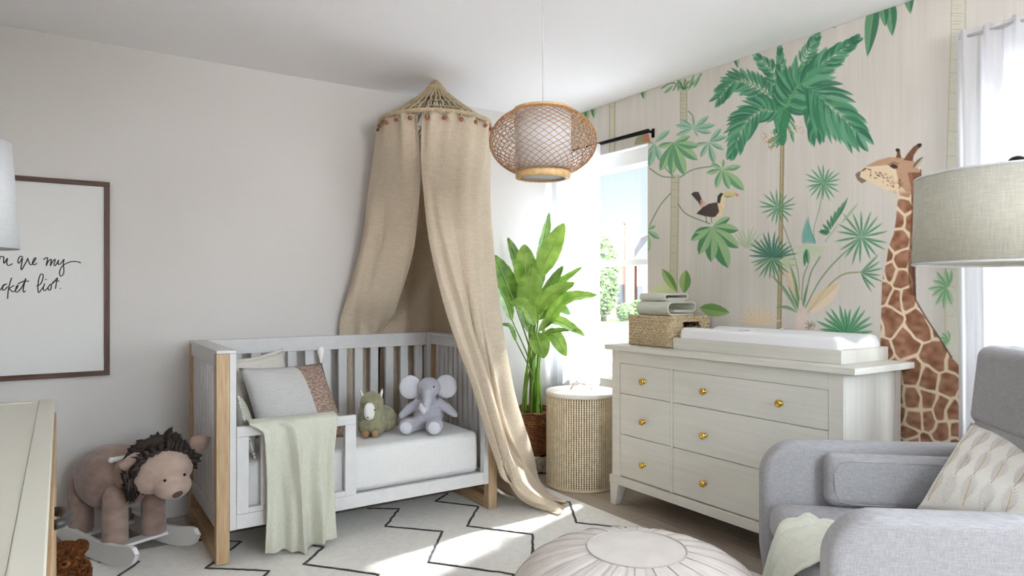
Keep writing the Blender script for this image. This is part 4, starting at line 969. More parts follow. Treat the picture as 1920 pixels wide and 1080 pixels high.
# wicker basket on the dresser
wb = thing('wicker_basket', 'square seagrass basket standing on the dresser beside the changing tray', 'basket', (2.83, 2.67, ZT))
M['sea'] = mat('seagrass', S(216, 199, 166), .8, c2=S(160, 140, 106), nscale=(90, 90, 90), bump=.7, bscale=(220, 220, 220), lo=.3, hi=.7)
bx0, bx1, by0, by1 = 2.662, 2.985, 2.505, 2.835; zb0, zb1 = ZT, 1.062
def rrect(x0, x1, y0, y1, r, n=5):
    o = []
    for cx, cy, a0 in ((x1-r, y1-r, 0), (x0+r, y1-r, 90), (x0+r, y0+r, 180), (x1-r, y0+r, 270)):
        for k in range(n+1): a = math.radians(a0+90*k/n); o.append((cx+r*math.cos(a), cy+r*math.sin(a)))
    return o
def dense(L, step):
    o = []
    for i in range(len(L)):
        a = L[i]; b = L[(i+1) % len(L)]; d = math.hypot(b[0]-a[0], b[1]-a[1]); m = max(1, int(d/step+.5))
        for k in range(m): o.append((a[0]+(b[0]-a[0])*k/m, a[1]+(b[1]-a[1])*k/m))
    return o
ring_ = dense(rrect(bx0+.006, bx1-.006, by0+.006, by1-.006, .022), .011); NRg = len(ring_)
mb = MB(); ccx, ccy = (bx0+bx1)/2, (by0+by1)/2
for k in range(11):
    z = zb0+.0115+k*.0148
    for s_ in (0, 1):                    # two strands twisting round one another
        pts = []; rd = []
        for i in range(NRg*2):
            j = i/2; a = ring_[int(j) % NRg]; b = ring_[(int(j)+1) % NRg]; f_ = j-int(j); x = a[0]*(1-f_)+b[0]*f_; y = a[1]*(1-f_)+b[1]*f_
            th = i*.75+s_*PI+k*1.3; nx, ny = (x-ccx), (y-ccy); L_ = math.hypot(nx, ny); o_ = .0040*math.cos(th); pts.append((x+nx/L_*o_, y+ny/L_*o_, z+.0048*math.sin(th)))
        hole = (k in (7, 8))
        if hole:
            run = []
            for p in pts+[pts[0]]:
                if p[1] < by0+.018 and 2.76 < p[0] < 2.89:
                    if len(run) > 2: mb.tube(run, .0056, 5)
                    run = []
                else: run.append(p)
            if len(run) > 2: mb.tube(run, .0056, 5)
        else: mb.tube(pts, .0056, 5, closed=True)
part('woven_wall', mb, M['sea'], wb)
part('bottom', MB().box(bx0+.012, bx1-.012, by0+.012, by1-.012, ZT+.001, ZT+.012), M['sea'], wb)
mb = MB(); 
for k in range(28): y = by0+.02+k*(by1-by0-.04)/27; mb.tube([(bx0+.01, y, zb1-.006), (bx1-.01, y, zb1-.006)], .0062, 5)
part('lid', mb, M['sea'], wb)
# folded towels
def fold_towel(name, label, x0, x1, y0, y1, z0, z1, cut):
    """a folded towel with its rounded fold toward the room; the end face shows the layers"""
    h = (z1-z0); r = h/2; w = .011
    root = thing(name, label, 'towel', ((x0+x1)/2, (y0+y1)/2, z0), 'towels stacked on the wicker basket')
    path = []
    zi = z0+w/2; zo = z1-w/2
    path += [(x1-.03, zi), (x0+r, zi)]
    for k in range(1, 10): a = PI/2+PI*k/10; path.append((x0+r+(r-w/2)*math.cos(a), (z0+z1)/2-(r-w/2)*math.sin(a)))
    path += [(x0+r, zo), (x1-r*.8, zo)]
    for k in range(1, 8): a = PI/2-PI*k/8; path.append((x1-r*.8+(r*.8-w/2)*math.cos(a), zo-(h*.31)+(h*.31)*math.sin(a)))
    zz_ = zo-h*.62; path += [(x1-r*.8, zz_), (x0+r*1.4, zz_+.002)]
    vs = []; n = len(path)
    for i, (x, z) in enumerate(path):
        a = path[max(0, i-1)]; b = path[min(n-1, i+1)]; tx, tz = b[0]-a[0], b[1]-a[1]; L_ = math.hypot(tx, tz); nx, nz = -tz/L_*w/2, tx/L_*w/2
        for y in (y0, y1): vs += [(x+nx, y, z+nz), (x-nx, y, z-nz)]
    fs = []
    for i in range(n-1):
        a = i*4; b = a+4; fs += [(a, b, b+2, a+2), (a+1, a+3, b+3, b+1), (a, a+1, b+1, b), (a+2, b+2, b+3, a+3)]
    fs += [(0, 2, 3, 1), ((n-1)*4, (n-1)*4+1, (n-1)*4+3, (n-1)*4+2)]
    part('folded_cloth', MB().add(vs, fs, 0, True), M['towel'], root, .002)
fold_towel('folded_towel', 'larger folded pale sage towel lying on the wicker basket, lower of the two', 2.70, 2.93, 2.565, 2.80, 1.064, 1.143, 1)
fold_towel('folded_towel', 'smaller folded pale sage towel on top of the larger one', 2.715, 2.905, 2.60, 2.79, 1.1435, 1.186, 1)

# ------------------------------------------------------------------ sheer curtains
def curtain(root, y0, y1, z0, z1, x0, folds, amp, seed, gather=0.):
    rg = random.Random(seed); phs = [rg.uniform(0, 6) for _ in range(4)]
    def f(u, v):
        a = amp*(.75+.25*v)
        x = x0+a*math.sin(2*PI*folds*u+phs[0]+.6*math.sin(v*2+phs[1]))+a*.35*math.sin(2*PI*folds*2.3*u+phs[2]+v)
        y = y0+(y1-y0)*u+.006*math.sin(v*3+u*9)
        z = z1-(z1-z0)*v
        if v < .03: x = x0+(x-x0)*.8; z += .006*math.sin(2*PI*folds*u*2)
        return (x, y, z)
    return part('curtain_panel', MB().grid(f, int(folds*16), 40), M['sheer'], root)
WROD = 2.975
c1 = thing('sheer_curtain', 'white sheer curtain hanging at the corner side of the far window', 'curtain', (WROD, 3.7, .1))
curtain(c1, 3.425, 3.975, .03, 2.17, 2.965, 7, .018, 4)
rd = thing('curtain_rod', 'black curtain rod over the far window', 'curtain rod', (WROD, 3.45, 2.175))
mb = MB(); mb.tube([(WROD+.02, 3.0, 2.178), (WROD+.02, 3.97, 2.178)], .013, 12); part('rod', mb, M['black'], rd)
for y in (3.012,):
    mb = MB().box(WROD+.012, WB-.001, y-.007, y+.007, 2.172, 2.184); part('bracket', mb, M['black'], rd)
    part('wall_plate', MB().box(WB-.006, WB-.001, y-.011, y+.011, 2.145, 2.20), M['black'], rd)
c2 = thing('sheer_curtain', 'long white sheer curtain behind the armchair', 'curtain', (WROD, .8, .03))
curtain(c2, -.02, 1.275, .03, 2.225, 2.968, 15, .018, 8)
mb = MB(); mb.tube([(2.968, -.05, 2.20), (2.968, 1.262, 2.20)], .007, 10); rd2 = tag(part('curtain_rod', mb, M['white'], loc=(2.955, .6, 2.2)), 'slim white rod inside the header of the curtain behind the armchair', 'curtain rod')

# ------------------------------------------------------------------ rug
rug = thing('area_rug', 'cream rug with thin charcoal zigzag lines under the crib and pouf', 'rug', (1.2, 2.2, 0))
RX0, RX1, RY0, RY1, RT = .09, 2.455, .35, 3.56, .006
def rugf(u, v):
    x = RX0+(RX1-RX0)*u; y = RY0+(RY1-RY0)*v
    return (x+.003*vn(y*9, 1), y+.003*vn(x*9, 2), RT-.0015+.001*vn(x*40, y*40))
mb = MB().grid(rugf, 60, 80); 
mb.box(RX0, RX1, RY0, RY1, .0005, RT-.002)
part('pile', mb, M['rug'], rug)
mb = MB()
ZIG = [[(2.349, 3.065), (2.394, 3.015), (2.21, 2.727), (2.40, 2.50), (2.2, 2.2), (2.39, 1.95), (2.19, 1.65), (2.38, 1.4), (2.2, 1.1), (2.39, .8), (2.25, .5)],
       [(1.898, 3.54), (1.771, 3.448), (1.925, 3.233), (1.717, 2.995), (1.927, 2.716), (1.727, 2.44), (1.92, 2.18), (1.72, 1.9), (1.92, 1.62), (1.72, 1.35), (1.91, 1.1), (1.72, .8), (1.9, .5)],
       [(1.40, 3.54), (1.542, 3.439), (1.371, 3.22), (1.577, 2.997), (1.347, 2.692), (1.588, 2.377), (1.36, 2.1), (1.56, 1.85), (1.35, 1.55), (1.56, 1.3), (1.36, 1.0), (1.55, .7), (1.4, .4)],
       [(.985, 3.54), (1.10, 3.40), (.95, 3.22), (1.02, 3.12), (.885, 2.972), (1.113, 2.692), (.88, 2.4), (1.10, 2.15), (.9, 1.85), (1.1, 1.6), (.9, 1.3), (1.1, 1.0), (.9, .6)],
       [(.55, 3.54), (.716, 3.404), (.52, 3.165), (.741, 2.983), (.54, 2.72), (.74, 2.45), (.54, 2.2), (.74, 1.9), (.54, 1.6), (.74, 1.3), (.54, 1.0), (.7, .6)],
       [(.14, 3.50), (.29, 3.40), (.13, 3.18), (.31, 2.95), (.12, 2.7), (.31, 2.4), (.12, 2.1), (.31, 1.8), (.12, 1.5)]]
for L in ZIG:
    pts = []
    for a, b in zip(L, L[1:]):
        for k in range(12): u = k/12; pts.append(Vector((a[0]+(b[0]-a[0])*u, a[1]+(b[1]-a[1])*u, 0)))
    pts = [Vector((p.x+.005*vn(p.x*30, p.y*30), p.y+.005*vn(p.x*30, p.y*30, 5), RT+.0008)) for p in pts]
    mb.tube(pts, [.0062*(1+.35*vn(i*.9, 3)) for i in range(len(pts))], 6, flat=.5, up=(0, 0, 1))
part('zigzag_lines', mb, M['rugl'], rug, label='charcoal zigzag line')
# ------------------------------------------------------------------ pouf
PO = T(1193, 545, 2.06); PO.z = RT; pr_ = .388; ph_ = .425
pf = thing('leather_pouf', 'round putty leather pouf with stitched petals on the rug', 'pouf', PO)
def poufp(a, s_, extra=0):
    """s_ 0 = top centre .. 1 = floor"""
    th = s_*PI*.93
    r = pr_*abs(math.sin(th))**.80; z = ph_*.5+ph_*.5*math.copysign(abs(math.cos(th))**.70, math.cos(th))
    if s_ > .11: r *= 1-.006*math.exp(-((a*16/(2*PI)) % 1-.0)**2*0)*abs(math.cos(a*10))**40; z -= .006*abs(math.cos(a*10))**40*(1 if s_ < .6 else 0)
    return Vector((PO.x+(r+extra*math.sin(th))*math.cos(a), PO.y+(r+extra*math.sin(th))*math.sin(a), RT+.005+max(0, z-ph_*.022)+extra*max(0, math.cos(th))))
mb = MB().grid(lambda u, v: poufp(2*PI*u, max(.0001, v)), 192, 40, cu=True); part('leather_shell', mb, M['leather'], pf)
mb = MB()
mb.tube([poufp(2*PI*i/96, .105, .0012) for i in range(96)], .0022, 5, closed=True); part('centre_stitching', mb, M['stitch'], pf)
mb = MB()
for k in range(20):
    a = 2*PI*(k+.5)/20; mb.tube([poufp(a, .108+i*.031, .0012) for i in range(27)], .0014, 5)
part('petal_stitching', mb, M['stitch'], pf)

# ------------------------------------------------------------------ armchair: own frame, f = where it faces, s = toward the window wall
fv = Vector((-.987*RX+.165*DX, -.987*RY+.165*DY, 0)).normalized(); sv = Vector((.135*RX+.99*DX, .135*RY+.99*DY, 0)); sv = (sv-fv*sv.dot(fv)).normalized()
def LT(l, t): return Vector((DX*t+RX*l, DY*t+RY*l, 0))
A0 = LT(.94, 2.60)                    # outer front corner of the far arm
AWd = .925; ALn = .87
def AC(f, s, z): return A0-fv*f-sv*s+Vector((0, 0, z))      # f back from the front, s from the far side to the near side
arm = thing('armchair', 'grey upholstered armchair with rounded arms beside the dresser', 'armchair', AC(.4, .42, 0))
RA = Matrix((-fv, -sv, Vector((0, 0, 1)))).transposed()
def asoft(mb, f0, f1, s0, s1, z0, z1, r, n=5):
    t_ = MB(); softbox(t_, f0, f1, s0, s1, z0, z1, r, n=n); mb.add([AC(*p) for p in t_.v], t_.f, 0, True); return mb
def armshape(s0, s1, nm):
    # side outline with a big rounded top front corner, edge-rounded across
    def out(inset):
        P = []; f0, z0, z1, r = 0.0+inset, .13, .643-inset, .13
        P.append((f0+.015, z0+inset)); P.append((f0, .25))
        for k in range(13):
            a = PI-PI/2*k/12; P.append((f0+r+r*math.cos(a), z1-r+r*math.sin(a)))
        for k in range(1, 7): P.append((f0+r+(ALn-.1-f0-r)*k/6, z1+.008*k/6))
        P.append((ALn-.1, z0+inset)); return P
    rings = []; r = .028; W_ = s1-s0
    for k in range(6): a = PI/2*k/5; rings.append((s0+r-r*math.sin(PI/2-a) if False else s0+r*(1-math.sin(a)), r*(1-math.cos(a))))
    rings = rings[::-1] if rings[0][0] > rings[-1][0] else rings
    rings = [(s0+r*(1-math.cos(PI/2*k/5)), r*(1-math.sin(PI/2*k/5))) for k in range(6)]
    rings += [(s1-(q[0]-s0), q[1]) for q in rings[::-1]]
    vs, n = [], len(out(0))
    for s_, ins in rings: vs += [AC(p[0], s_, p[1]) for p in out(ins)]
    fs = [(i*n+k, i*n+(k+1) % n, (i+1)*n+(k+1) % n, (i+1)*n+k) for i in range(len(rings)-1) for k in range(n)]
    fs.append(tuple(range(n-1, -1, -1))); fs.append(tuple((len(rings)-1)*n+k for k in range(n)))
    o = part(nm, MB().add(vs, fs, 0, True), M['grey'], arm)
    mb = MB()
    for s_ in (s0+.004, s1-.004):
        P = out(.018)[2:-1]; mb.tube([AC(p[0], s_, p[1]) for p in P], .0022, 5)
    part('seam', mb, M['grey'], o)
armshape(0, .105, 'arm'); armshape(AWd-.105, AWd, 'arm')
mb = MB(); asoft(mb, .02, .73, .108, AWd-.108, .16, .30, .02); part('seat_frame', mb, M['grey'], arm)
mb = MB(); asoft(mb, .012, .72, .109, AWd-.109, .302, .435, .055, 7); part('seat_cushion', mb, M['grey'], arm)
mb = MB(); asoft(mb, .20, .67, .107, .185, .437, .622, .036, 6); bc = part('side_cushion', mb, M['grey'], arm, label='oblong cushion sewn to the inside of the arm')
mb = MB(); L_ = [(.236+.0, .62-.03), (.60, .62-.03), (.60, .475), (.236, .475)]
mb.tube([AC(f_, .1855, z_) for f_, z_ in ((.225, .50), (.222, .56), (.24, .595), (.28, .603), (.60, .603))], .0018, 5); mb.tube([AC(f_, .1855, z_) for f_, z_ in ((.225, .50), (.24, .462), (.28, .453), (.60, .453))], .0018, 5)
part('seam', mb, M['grey'], bc)
# backrest: two pads leaning back a little
def backpad(z0, z1, th, nm, s0, s1, f0):
    t_ = MB(); softbox(t_, 0, th, s0, s1, z0, z1, .038, n=6)
    mb = MB(); mb.add([AC(f0+p[0]+(p[2]-.43)*.11, p[1], p[2]) for p in t_.v], t_.f, 0, True); return part(nm, mb, M['grey'], arm)
backpad(.44, .768, .13, 'backrest_cushion', .11, AWd-.11, .655); backpad(.738, 1.01, .145, 'headrest', .09, AWd-.09, .650)
mb = MB(); t_ = MB(); softbox(t_, 0, .05, .02, AWd-.02, .14, .98, .022); mb.add([AC(.785+p[0]+max(0, p[2]-.43)*.11, p[1], p[2]) for p in t_.v], t_.f, 0, True); part('back_shell', mb, M['grey'], arm)
for f_, s_ in ((.06, .06), (.06, AWd-.06), (.78, .06), (.78, AWd-.06)):
    c = AC(f_, s_, 0); mb = MB().lathe([(.014, .008), (.022, .13), (.0, .13)], c.x, c.y, 16); part('leg', mb, M['oak'], arm)

# fern cushion on the chair
fp = thing('fern_pillow', 'ivory pillow printed with taupe and gold fern fronds on the armchair', 'pillow', AC(.5, .45, .436))
Pa, Pb, Pc, Pd = T(1826, 796, 2.36), T(2030, 900, 1.86), T(1900, 1012, 1.80), T(1722, 952, 2.22)
Pa = AC(.60, .235, .70); Pb = AC(.62, .70, .71); Pc = AC(.435, .72, .455); Pd = AC(.415, .215, .45)
Pa, Pb, Pc, Pd = T(1821, 792, 2.36), T(2055, 868, 1.92), T(1955, 1015, 1.86), T(1718, 955, 2.24)
mb = MB(); ff = pillow(mb, Pa, Pb, Pc, Pd, .13, .05); 
weld(part('cover', mb, M['pillF'], fp))
fsgn = 1 if (ff(.5, .5, 1)-Vector((0, 0, CH))).length < (ff(.5, .5, -1)-Vector((0, 0, CH))).length else -1
def onp(u, v, e=.0012):
    p = ff(u, v, fsgn); c = ff(u, v, 0); d = p-c; return p+(d.normalized()*e if d.length > 1e-6 else Vector((0, 0, 0)))
def ribbon(mb, UV, wd, mat_):
    pts = [onp(*q) for q in UV]; n = len(pts); vs = []
    for i, p in enumerate(pts):
        t = (pts[min(i+1, n-1)]-pts[max(i-1, 0)]).normalized(); c = ff(*UV[i], 0); nn = (p-c).normalized() if (p-c).length > 1e-6 else Vector((0, 0, 1)); sd = t.cross(nn).normalized()
        w_ = wd*(math.sin(PI*(i+.25)/(n-.5)) if mat_ == 0 else 1); vs += [p+sd*w_, p-sd*w_]
    mb.add(vs, [(2*i, 2*i+1, 2*i+3, 2*i+2) for i in range(n-1)], mat_)
mb = MB()
for r_i in range(6):
    for c_i in range(3):
        u0 = .10+r_i*.162; v0 = .08+c_i*.30+(r_i % 2)*.04
        N_ = 9
        for k in range(N_):
            v = v0+.24*k/N_; u = u0+.012*math.sin(k*.4)
            for s_ in (-1, 1):
                L_ = .058*math.sin(PI*(k+1.2)/(N_+1.6)); UV = [(u+s_*L_*q*1.0, v-.045*q**1.4) for q in (0, .33, .66, 1)]
                if all(.03 < a < .97 and .03 < b < .97 for a, b in UV): ribbon(mb, UV, .0034, 0)
        UV = [(u0+.012*math.sin(k*.4), v0+.25*k/8) for k in range(9)]
        if all(.03 < b < .97 for a, b in UV): ribbon(mb, UV, .0014, 1 if (r_i+c_i) % 3 else 0+1)
part('fern_print', mb, [M['fernw'], M['ferng']], fp)

# throw over the seat front
Lft = [AC(.46, .56, .475), AC(.34, .56, .480), AC(.24, .50, .455), AC(.12, .38, .452), AC(.03, .33, .435), AC(-.012, .35, .36), AC(-.03, .33, .25), AC(-.04, .31, .12)]
Rgt = [AC(.46, .735, .50), AC(.34, .735, .49), AC(.24, .735, .47), AC(.13, .735, .458), AC(.03, .72, .44), AC(-.012, .66, .37), AC(-.03, .58, .26), AC(-.045, .52, .13)]
La, Ra = resample(Lft, 60), resample(Rgt, 60)
def thr(u, v):
    j = int(round(v*60)); a, b = La[j], Ra[j]; p = a.lerp(b, u)
    w_ = .010*math.sin(u*9+v*7)+.010*math.sin(u*19-v*9+1)+.034*math.exp(-((v-.10-.18*u)/.035)**2)+.024*math.exp(-((v-.30-.16*u)/.03)**2)+.018*math.exp(-((v-.52+.2*u)/.03)**2)
    if v < .55: p = p+Vector((0, 0, abs(w_)+.004))
    else: p = p+fv*(abs(w_)+.004)
    return p
part_ = part('chair_throw', MB().grid(thr, 50, 60), M['sageC'], solid=.005, loc=AC(.2, .5, .45)); tag(part_, 'pale green throw crumpled over the armchair seat', 'blanket')

# ------------------------------------------------------------------ arc lamp over the chair
SC_ = T(1910, 545, 1.93); sx_, sy_ = SC_.x, SC_.y
z0s, z1s, rs = 1.277, 1.530, .262
lampA = thing('arc_lamp', 'large linen drum lampshade on a dark arched stand over the armchair', 'lamp', (sx_+.5, sy_-.5, 0))
mb = MB(); mb.lathe([(rs-.003, z0s), (rs+.0005, z0s), (rs-.006, z1s), (rs-.0095, z1s), (rs-.003, z0s)], sx_, sy_, 72); part('lamp_shade', mb, M['shade'], lampA)
mb = MB(); mb.lathe([(rs-.0035, z0s-.002), (rs+.002, z0s-.002), (rs+.002, z0s+.004), (rs-.0035, z0s+.004), (rs-.0035, z0s-.002)], sx_, sy_, 72); mb.lathe([(rs-.0105, z1s-.004), (rs-.005, z1s-.004), (rs-.005, z1s+.002), (rs-.0105, z1s+.002), (rs-.0105, z1s-.004)], sx_, sy_, 72); part('shade_trim', mb, M['shadew'], lampA)
mb = MB(); mb.ball((sx_-.004, sy_+.002, z1s+.030), (.026, .026, .023)); mb.lathe([(0, z1s+.012), (.012, z1s+.010), (.009, z1s-.05), (0, z1s-.05)], sx_, sy_, 16); part('finial', mb, M['black'], lampA)
mb = MB()
for k in range(3): a = k*2.094; mb.tube([(sx_, sy_, z1s-.004), (sx_+(rs-.01)*math.cos(a), sy_+(rs-.01)*math.sin(a), z1s-.004)], .0025, 6)
part('shade_ring', mb, M['black'], lampA)
q1 = Vector((sx_, sy_, z1s+.03)); q4 = Vector((sx_+.42, sy_-.58, .03))
mb = MB(); mb.tube(resample([q1, Vector((sx_+.10, sy_-.14, z1s+.10)), Vector((sx_+.30, sy_-.42, z1s+.12)), Vector((sx_+.41, sy_-.57, z1s-.12)), Vector((sx_+.42, sy_-.58, .8)), q4], 40), .011, 12); part('arched_pole', mb, M['black'], lampA)
mb = MB(); mb.lathe([(0, 0), (.15, 0), (.15, .02), (.02, .034), (0, .034)], q4.x, q4.y, 40); part('lamp_base', mb, M['black'], lampA)
mb = MB(); mb.ball((sx_, sy_, 1.40), (.03, .03, .038)); mb.tube([(sx_, sy_, 1.43), (sx_, sy_, 1.50)], .014, 10); part('bulb', mb, M['felt'], lampA)

# ------------------------------------------------------------------ framed print
fr = thing('framed_print', 'handwritten black script print in a dark wooden frame on the wall', 'picture', (-.28, WA-.02, 1.26))
fx0, fx1, fz0, fz1, fw = -.77, .207, .775, 1.746, .024
y0_, y1_ = WA-.028, WA-.001
part('frame_top', MB().box(fx0, fx1, y0_, y1_, fz1-fw, fz1), M['walnut'], fr, .0015); part('frame_bottom', MB().box(fx0, fx1, y0_, y1_, fz0, fz0+fw), M['walnut'], fr, .0015)
part('frame_side', MB().box(fx1-fw, fx1, y0_, y1_, fz0+fw+.0003, fz1-fw-.0003), M['walnutz'], fr, .0015); part('frame_side', MB().box(fx0, fx0+fw, y0_, y1_, fz0+fw+.0003, fz1-fw-.0003), M['walnutz'], fr, .0015)
prn = part('print', MB().box(fx0+fw, fx1-fw, WA-.016, WA-.004, fz0+fw, fz1-fw), M['paper'], fr)
YP = WA-.0165
def zt_(x, y): return WY(x/9.818, 460+y/9.818, YP)
STK = [ # traced pen strokes, in the enlarged view of the print
 [(-5, 265), (5, 215), (45, 205), (70, 225), (65, 290), (75, 330), (110, 280), (140, 235), (125, 300), (130, 350), (160, 370), (200, 355), (232, 335)],
 [(420, 215), (380, 200), (345, 240), (328, 300), (345, 330), (380, 290), (410, 225), (405, 300), (385, 420), (400, 445), (440, 380), (490, 290), (512, 235), (515, 260), (540, 330), (565, 360), (600, 340), (640, 280), (660, 235), (640, 235), (605, 290), (600, 340), (625, 358), (660, 345), (680, 325)],
 [(795, 265), (840, 235), (875, 230), (865, 300), (850, 380), (880, 310), (935, 255), (945, 275), (925, 380), (960, 310), (1010, 255), (1015, 280), (995, 350), (1010, 378), (1050, 330), (1080, 265), (1070, 320), (1075, 355), (1110, 340), (1160, 280), (1180, 255), (1165, 340), (1175, 430), (1170, 520), (1125, 570), (1098, 540), (1100, 470), (1140, 390), (1200, 345), (1290, 305), (1380, 297), (1450, 307), (1488, 325)],
 [(-5, 830), (30, 790), (60, 735), (110, 715), (130, 720)], [(110, 712), (60, 750), (45, 800), (60, 828), (100, 805), (140, 760)],
 [(215, 595), (175, 720), (150, 850), (140, 985)], [(258, 735), (200, 775), (160, 800), (190, 815), (230, 855), (280, 830), (320, 770), (335, 740), (310, 745), (290, 800), (285, 850), (320, 860), (370, 810), (420, 740), (470, 625), (475, 615), (440, 740), (425, 830), (440, 862), (468, 835)], [(325, 712), (390, 680), (450, 660), (535, 662)],
 [(668, 740), (700, 740), (760, 690), (795, 580), (780, 530), (745, 540), (710, 640), (698, 740), (700, 840), (715, 870), (750, 830), (800, 760), (822, 700), (800, 770), (800, 820), (830, 832), (880, 780), (930, 715), (945, 770), (925, 820), (900, 825), (885, 790)], [(835, 632), (850, 628), (858, 634)],
 [(930, 730), (980, 690), (1060, 595), (1040, 680), (1020, 800)], [(960, 690), (1010, 660), (1095, 655)], [(1105, 798), (1112, 794), (1118, 800)],
 [(-420, 150), (-395, 230), (-345, 240), (-310, 150), (-330, 260), (-380, 400), (-430, 420), (-420, 370), (-330, 300), (-240, 260)], [(-200, 230), (-235, 290), (-220, 345), (-165, 340), (-150, 260), (-190, 225), (-120, 250), (-60, 240)],
 [(-420, 600), (-450, 860), (-440, 620), (-360, 600), (-350, 680), (-430, 730), (-340, 740), (-320, 830), (-380, 870), (-450, 860)], [(-270, 740), (-285, 820), (-250, 850), (-200, 800), (-185, 740), (-190, 820), (-160, 840), (-120, 800), (-60, 745), (-100, 745), (-130, 800), (-100, 840), (-10, 825)]]
for L in STK:
    P = [zt_(*q) for q in L]; P = resample(P, max(4, len(P)*5)); mb = MB(); mb.tube(P, .0024, 5, flat=.4, up=(0, 1, 0))
    if L is STK[0]: allb = MB()
    allb.add(mb.v, mb.f, 0, True)
lt = part('lettering', allb, M['ink'], prn, label='handwritten words reading you are my bucket list')

# ------------------------------------------------------------------ near cabinet with its handle, and the lamp on it
cb = thing('cabinet', 'pale sage topped wooden cabinet with a dark curved handle at the left edge', 'cabinet', (-.25, 2.2, 0))
kx0, kx1, ky0, ky1, kz = -.50, -.018, 1.0, 3.02, .80
mb = MB().box(kx0, kx1-.012, ky0, ky1-.0, .04, kz-.03); part('carcass', mb, M['oaky'], cb, .002)
tp = part('top_panel', MB().box(kx0, kx1-.047, ky0+.047, ky1-.047, kz-.0295, kz-.001), M['cab'], cb)
mb = MB().box(kx1-.0465, kx1, ky0, ky1, kz-.0295, kz+.002); part('top_edge', mb, M['cab'], cb, .003)
mb = MB().box(kx0, kx1-.047, ky1-.0465, ky1, kz-.0295, kz+.002); part('top_edge', mb, M['cab'], cb, .003)
for a, b in ((ky0+.03, ky1-.03),):
    for z0_, z1_ in ((.06, .39), (.40, kz-.045)):
        d_ = part('drawer', MB().box(kx1-.0115, kx1+.006, a, b, z0_, z1_), M['oaky'], cb, .002)
        if z1_ > .5:
            yc = 1.89 if a < 1.5 else 2.62
            mb = MB(); mb.tube(resample([Vector((kx1+.006, yc-.055, .675)), Vector((kx1+.022, yc-.045, .675)), Vector((kx1+.031, yc, .675)), Vector((kx1+.022, yc+.045, .675)), Vector((kx1+.006, yc+.055, .675))], 20), .0115, 10); part('handle', mb, M['iron'], d_, label='dark curved handle')
for x, y in ((kx0+.04, ky0+.04), (kx1-.05, ky0+.04), (kx0+.04, ky1-.04), (kx1-.05, ky1-.04)): part('leg', MB().box(x-.02, x+.02, y-.02, y+.02, 0, .0395), M['oak'], cb)
lx, ly = -.285, 2.74
ll = thing('table_lamp', 'white tapered lampshade of the lamp standing on the sage cabinet', 'lamp', (lx, ly, kz+.002))
mb = MB(); mb.lathe([(0, kz+.0025), (.06, kz+.0025), (.062, kz+.015), (.03, kz+.03), (.05, kz+.12), (.075, kz+.22), (.06, kz+.33), (.02, kz+.40), (.012, kz+.52), (0, kz+.52)], lx, ly, 40); part('lamp_base', mb, M['white'], ll)
e1 = T(37, 467, 2.2); e0 = T(22, 270, 2.2); r1_ = (Vector((e1.x, e1.y, 0))-Vector((lx, ly, 0))).length; r0_ = (Vector((e0.x, e0.y, 0))-Vector((lx, ly, 0))).length
mb = MB(); mb.lathe([(r1_-.003, e1.z), (r1_, e1.z), (r0_, e0.z), (r0_-.003, e0.z), (r1_-.003, e1.z)], lx, ly, 60); part('lamp_shade', mb, M['shadew'], ll)
mb = MB()
for k in range(3): a = k*2.094+.4; mb.tube([(lx, ly, kz+.515), (lx+(r1_-.003)*math.cos(a), ly+(r1_-.003)*math.sin(a), e1.z+.03)], .002, 5)
part('shade_support', mb, M['iron'], ll)

# ------------------------------------------------------------------ rocking toy
RO = Vector((.215, 3.645, 0)); tf = Vector((.40, -.915, 0)).normalized(); ts = Vector((-tf.y, tf.x, 0))*1.0     # ts: to its own left (towards the crib)
def RP(f, s, z): return RO+tf*f+ts*s+Vector((0, 0, z))
RTm = Matrix((tf, ts, Vector((0, 0, 1)))).transposed()
toy = thing('rocking_animal', 'mauve plush rocking animal with a dark mane on white rockers', 'rocking toy', RO)
for s_ in (-.125, .150):
    N_ = 28; th = .011; vs = []
    for i in range(N_+1):
        u = -1+2*i/N_; f_ = .055+.36*u; zb = .012+.045*abs(u)**2.4; hh = .088; k = min(1, (1-abs(u))/.22); k = (1-(1-k)**2)**.5; zm = zb+hh/2
        for sgn in (-1, 1): vs += [RP(f_, s_+sgn*th, zm-hh/2*k), RP(f_, s_+sgn*th, zm+hh/2*k)]
    fs = []
    for i in range(N_): a = i*4; b = a+4; fs += [(a, a+1, b+1, b), (a+2, b+2, b+3, a+3), (a, b, b+2, a+2), (a+1, a+3, b+3, b+1)]
    fs += [(0, 2, 3, 1), (N_*4, N_*4+1, N_*4+3, N_*4+2)]
    part('rocker', MB().add(vs, fs, 0, False), M['trim'], toy, .004)
for f_ in (.155, -.135):
    mb = MB(); t_ = MB(); t_.box(f_-.035, f_+.035, -.137, .162, .062, .076); mb.add([RP(*p) for p in t_.v], t_.f); part('cross_board', mb, M['trim'], toy, .004)
mb = MB(); mb.ball(RP(-.01, 0, .335), (.205, .150, .148), RTm, 28, 18, e=.94); part('body', mb, M['toy'], toy, remesh=.008, smoothit=3)
for f_, s_ in ((.155, -.088), (.155, .098), (-.155, -.088), (-.155, .098)):
    mb = MB(); 
    c = RP(f_*.97, s_*.93, 0); mb.lathe([(0, .0765), (.046, .0775), (.053, .092), (.052, .20), (.050, .29), (.035, .33), (0, .34)], c.x, c.y, 24); part('leg', mb, M['toy'], toy)
